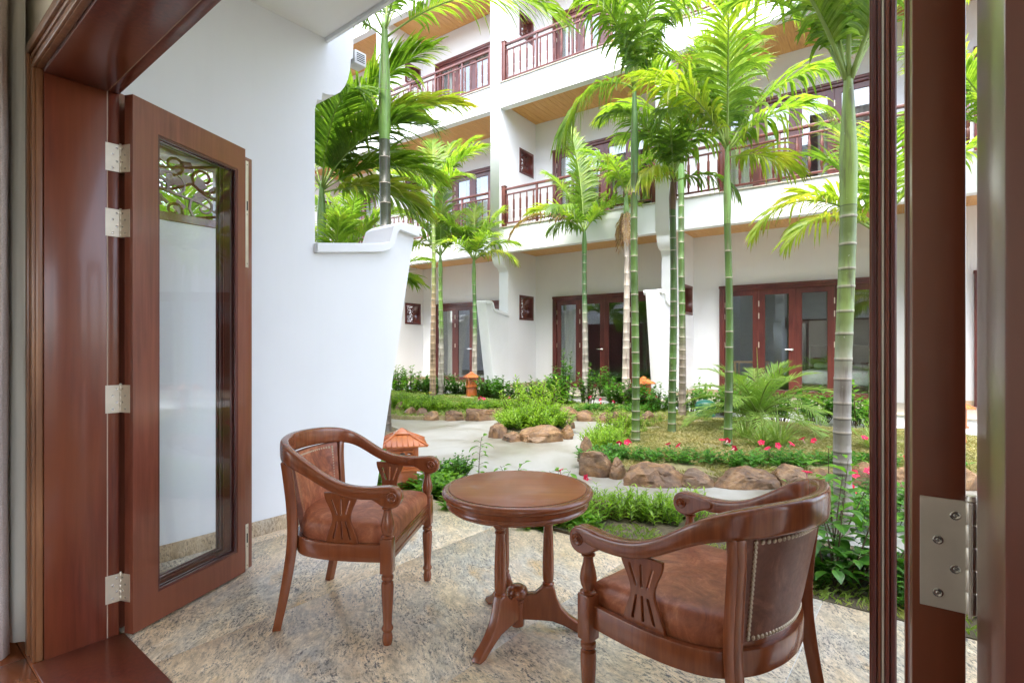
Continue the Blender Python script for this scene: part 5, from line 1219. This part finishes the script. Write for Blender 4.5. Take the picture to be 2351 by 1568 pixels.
big_leaf_plant('hibiscus_bush', 'big leaved bush at the terrace edge right of the right armchair', 'bush', x, y, -.04, [((0,0,0),(.02,-.05,.50),14),((.05,0,0),(.20,-.02,.46),14),((-.05,0,0),(-.16,-.06,.34),12),((0,.05,0),(.10,.10,.56),13),((0,0,0),(-.06,.10,.50),12),((.1,0,0),(.30,.02,.34),12),((0,-.03,0),(.05,-.16,.24),11),((.1,0,0),(.2,-.16,.22),11),((-.04,.03,0),(-.22,.04,.20),10),((0,0,0),(-.10,-.14,.16),9),((.2,0,0),(.42,.0,.3),10)], .105, .072, 'broad', 11)
big_leaf_plant('hibiscus_bush', 'light leaved plant against the base of the thick palm trunk', 'bush', 2.0, 3.30, -.04, [((0,0,0),(-.06,-.03,.62),12),((0,0,0),(.08,.0,.55),12),((0,0,0),(-.16,0,.42),9),((0,0,0),(.2,0,.4),9)], .10, .05, 'broad_lt', 13)
big_leaf_plant('hibiscus_bush', 'big leaved bush tucked behind the right armchair back at the terrace edge', 'bush', 1.50, 3.02, -.04, [((0,0,0),(.02,-.05,.34),12),((.05,0,0),(.16,-.02,.30),11),((-.05,0,0),(-.14,-.06,.24),10),((0,.05,0),(.10,.10,.36),10),((0,0,0),(-.06,.10,.30),9)], .105, .072, 'broad', 15)
for q, (bx, by) in enumerate(((1.95,2.70),(1.86,2.52),(1.5,2.74),(1.78,2.86),(2.15,2.45))): plant('hibiscus', 'low_bush', 'low glossy bush at the right end of the terrace bed', 'bush', bx, by, -.04, .36, group='low bushes at the right end of the terrace bed', var=q % 3)
# spider plants
def tuft(name, label, x, y, z, n, L, w, mat, seed, cat='plant', group=None):
    rnd = random.Random(seed); mb = MB()
    for k in range(n):
        a = rnd.uniform(0,6.28); el = rnd.uniform(.6,1.35); d = Vector((math.cos(a)*math.cos(el), math.sin(a)*math.cos(el), math.sin(el))); l = L*rnd.uniform(.6,1.1)
        p = Vector((rnd.uniform(-.03,.03), rnd.uniform(-.03,.03), 0)); cur = d; vs = []; uv = []; sd = d.cross(Vector((0,0,1))).normalized()
        for i in range(6):
            q = i/5; ww = w*(1-q**2)*.5+.0005; vs += [p-sd*ww, p+Vector((0,0,-ww*.4)), p+sd*ww]; uv += [(0,q),(.5,q),(1,q)]; p = p+cur*l/5; cur = (cur-Vector((0,0,1))*(.12+.38*q)).normalized()
        mb.add(vs, [f for i in range(5) for f in ((i*3,i*3+1,i*3+4,i*3+3),(i*3+1,i*3+2,i*3+5,i*3+4))], 0, uv)
    o = obj(name, mb.mesh(name, M[mat], True), None, (x, y, z)); return tag(o, label, cat, group)
for px, py, lab, L in ((1788,1030,'large striped strap leafed tuft at the foot of the dwarf palm',.55),(1712,1015,'smaller strap leafed tuft left of the dwarf palm trunk',.42),(1752,1034,'strap leafed tuft in front of the dwarf palm trunk',.4),(2010,1040,'strap leafed tuft behind the right door leaves',.5)):
    x, y = D2(px, py, .03); tuft('spider_plant', lab, x, y, .02, 90, L, .016, 'spider', px)
for px, py in ((1415,1190),(1480,1200),(1500,1190),(1545,1195),(1590,1190)):
    x, y = D2(px, py, -.02); tuft('grass_clump', 'thin pale grass clump among the terrace bed boulders', x, y, -.03, 45, .20, .005, 'spider', px, 'grass', 'grass clumps in the terrace bed')
# lawn blades
def inside(x, y, P):
    c = False; n = len(P); j = n-1
    for i in range(n):
        if (P[i][1] > y) != (P[j][1] > y) and x < (P[j][0]-P[i][0])*(y-P[i][1])/(P[j][1]-P[i][1])+P[i][0]: c = not c
        j = i
    return c
def ground_z(o, x, y, d=0.0):
    ok, loc, nn, ix = o.ray_cast(Vector((x,y,2)), Vector((0,0,-1))); return loc.z if ok else d
def lawn(name, P, o, n, label, mat, h, seed, fy=1.0):
    rnd = random.Random(seed); mb = MB(); xs = [p[0] for p in P]; ys = [p[1] for p in P]; k = 0
    vs = []; fs = []
    while k < n:
        x = rnd.uniform(min(xs), max(xs)); y = rnd.uniform(min(ys), max(ys))
        if not inside(x, y, P) or noise.noise(Vector((x*1.5,y*1.5,3))) < -.42: continue
        z = ground_z(o, x, y); k += 1; a = rnd.uniform(0,6.28); l = h*rnd.uniform(.5,1.3); w = .0035+.0006*(y-3); dx, dy = math.cos(a), math.sin(a); ln = rnd.uniform(.3,1.6)*l; b = len(vs)
        vs += [(x-dy*w,y+dx*w,z-.005),(x+dy*w,y-dx*w,z-.005),(x+dx*ln*.45-dy*w*.6,y+dy*ln*.45+dx*w*.6,z+l*.6),(x+dx*ln,y+dy*ln,z+l*.75)]; fs += [(b,b+1,b+2),(b+1,b+3,b+2)]
    mb.add(vs, fs); ob = obj(name, mb.mesh(name, M[mat])); tag(ob, label, 'grass', None, 'stuff')
bpy.context.view_layer.update()
lawn('lawn_grass', [p for p in BED_A if p[0] < 7], bed_a, 60000, 'dry olive lawn grass of the right bed', 'grassblade', .035, 1)
lawn('lawn_grass', BED_B, bed_b, 26000, 'thin green lawn grass of the far bed under the palms', 'grassgreen', .045, 2)
lawn('ground_cover', NEAR, bed_n, 7000, 'sparse short grass and weeds on the terrace bed soil', 'grassgreen', .04, 3)
# fallen petals and leaves on the path
rnd = random.Random(9)
for px, py, col, lab in ((985,962,'yellow','pale yellow flower lying on the path before the far left boulders'),(1064,965,'pink','pink petal on the path beside the long far boulder'),(1400,968,'pink','tiny pink petal on the path near the far middle boulders'),(1358,1100,'pink','pink petal on the path at the corner boulder of the right bed')):
    x, y = D2(px, py); o = obj('fallen_flower', FL_ME[col], None, (x, y, GZ+.004)); o.rotation_euler = (1.4,0,rnd.uniform(0,6)); o.scale = (1.2,)*3; tag(o, lab, 'flower')
mb = MB()
for k in range(160):
    x = rnd.uniform(-2.5,4); y = rnd.uniform(3.8,9); a = rnd.uniform(0,6.28); s_ = rnd.uniform(.003,.012); mb.add([(x,y,GZ+.002),(x+s_*math.cos(a),y+s_*math.sin(a),GZ+.004),(x+s_*math.cos(a+1.2),y+s_*math.sin(a+1.2),GZ+.003)], [(0,1,2)])
tag(obj('leaf_litter', mb.mesh('leaf_litter', M['twig'])), 'tiny dark crumbs scattered over the pale path', 'litter', None, 'stuff')

# ------------------------------------------------------------------ labels that count along each row
def ordinal(n):
    W_ = ['first','second','third','fourth','fifth','sixth','seventh','eighth','ninth','tenth','eleventh','twelfth','thirteenth','fourteenth','fifteenth','sixteenth','seventeenth','eighteenth','nineteenth','twentieth']
    return W_[n] if n < 20 else 'twenty-' + W_[n-20]
bpy.context.view_layer.update()
by = {}
for o in bpy.data.objects:
    if o.parent is None and o.get('group') and o.get('label') and o['category'] != 'boulder': by.setdefault(o['label'], []).append(o)
SHORT = {}
for lab, lst in by.items():
    if len(lst) < 2: continue
    lst.sort(key=lambda o: o.location.x/max(o.location.y,.1))
    for i, o in enumerate(lst): o['label'] = lab + (', leftmost of its row' if i == 0 else ', rightmost of its row' if i == len(lst)-1 else ', %s from the left' % ordinal(i))
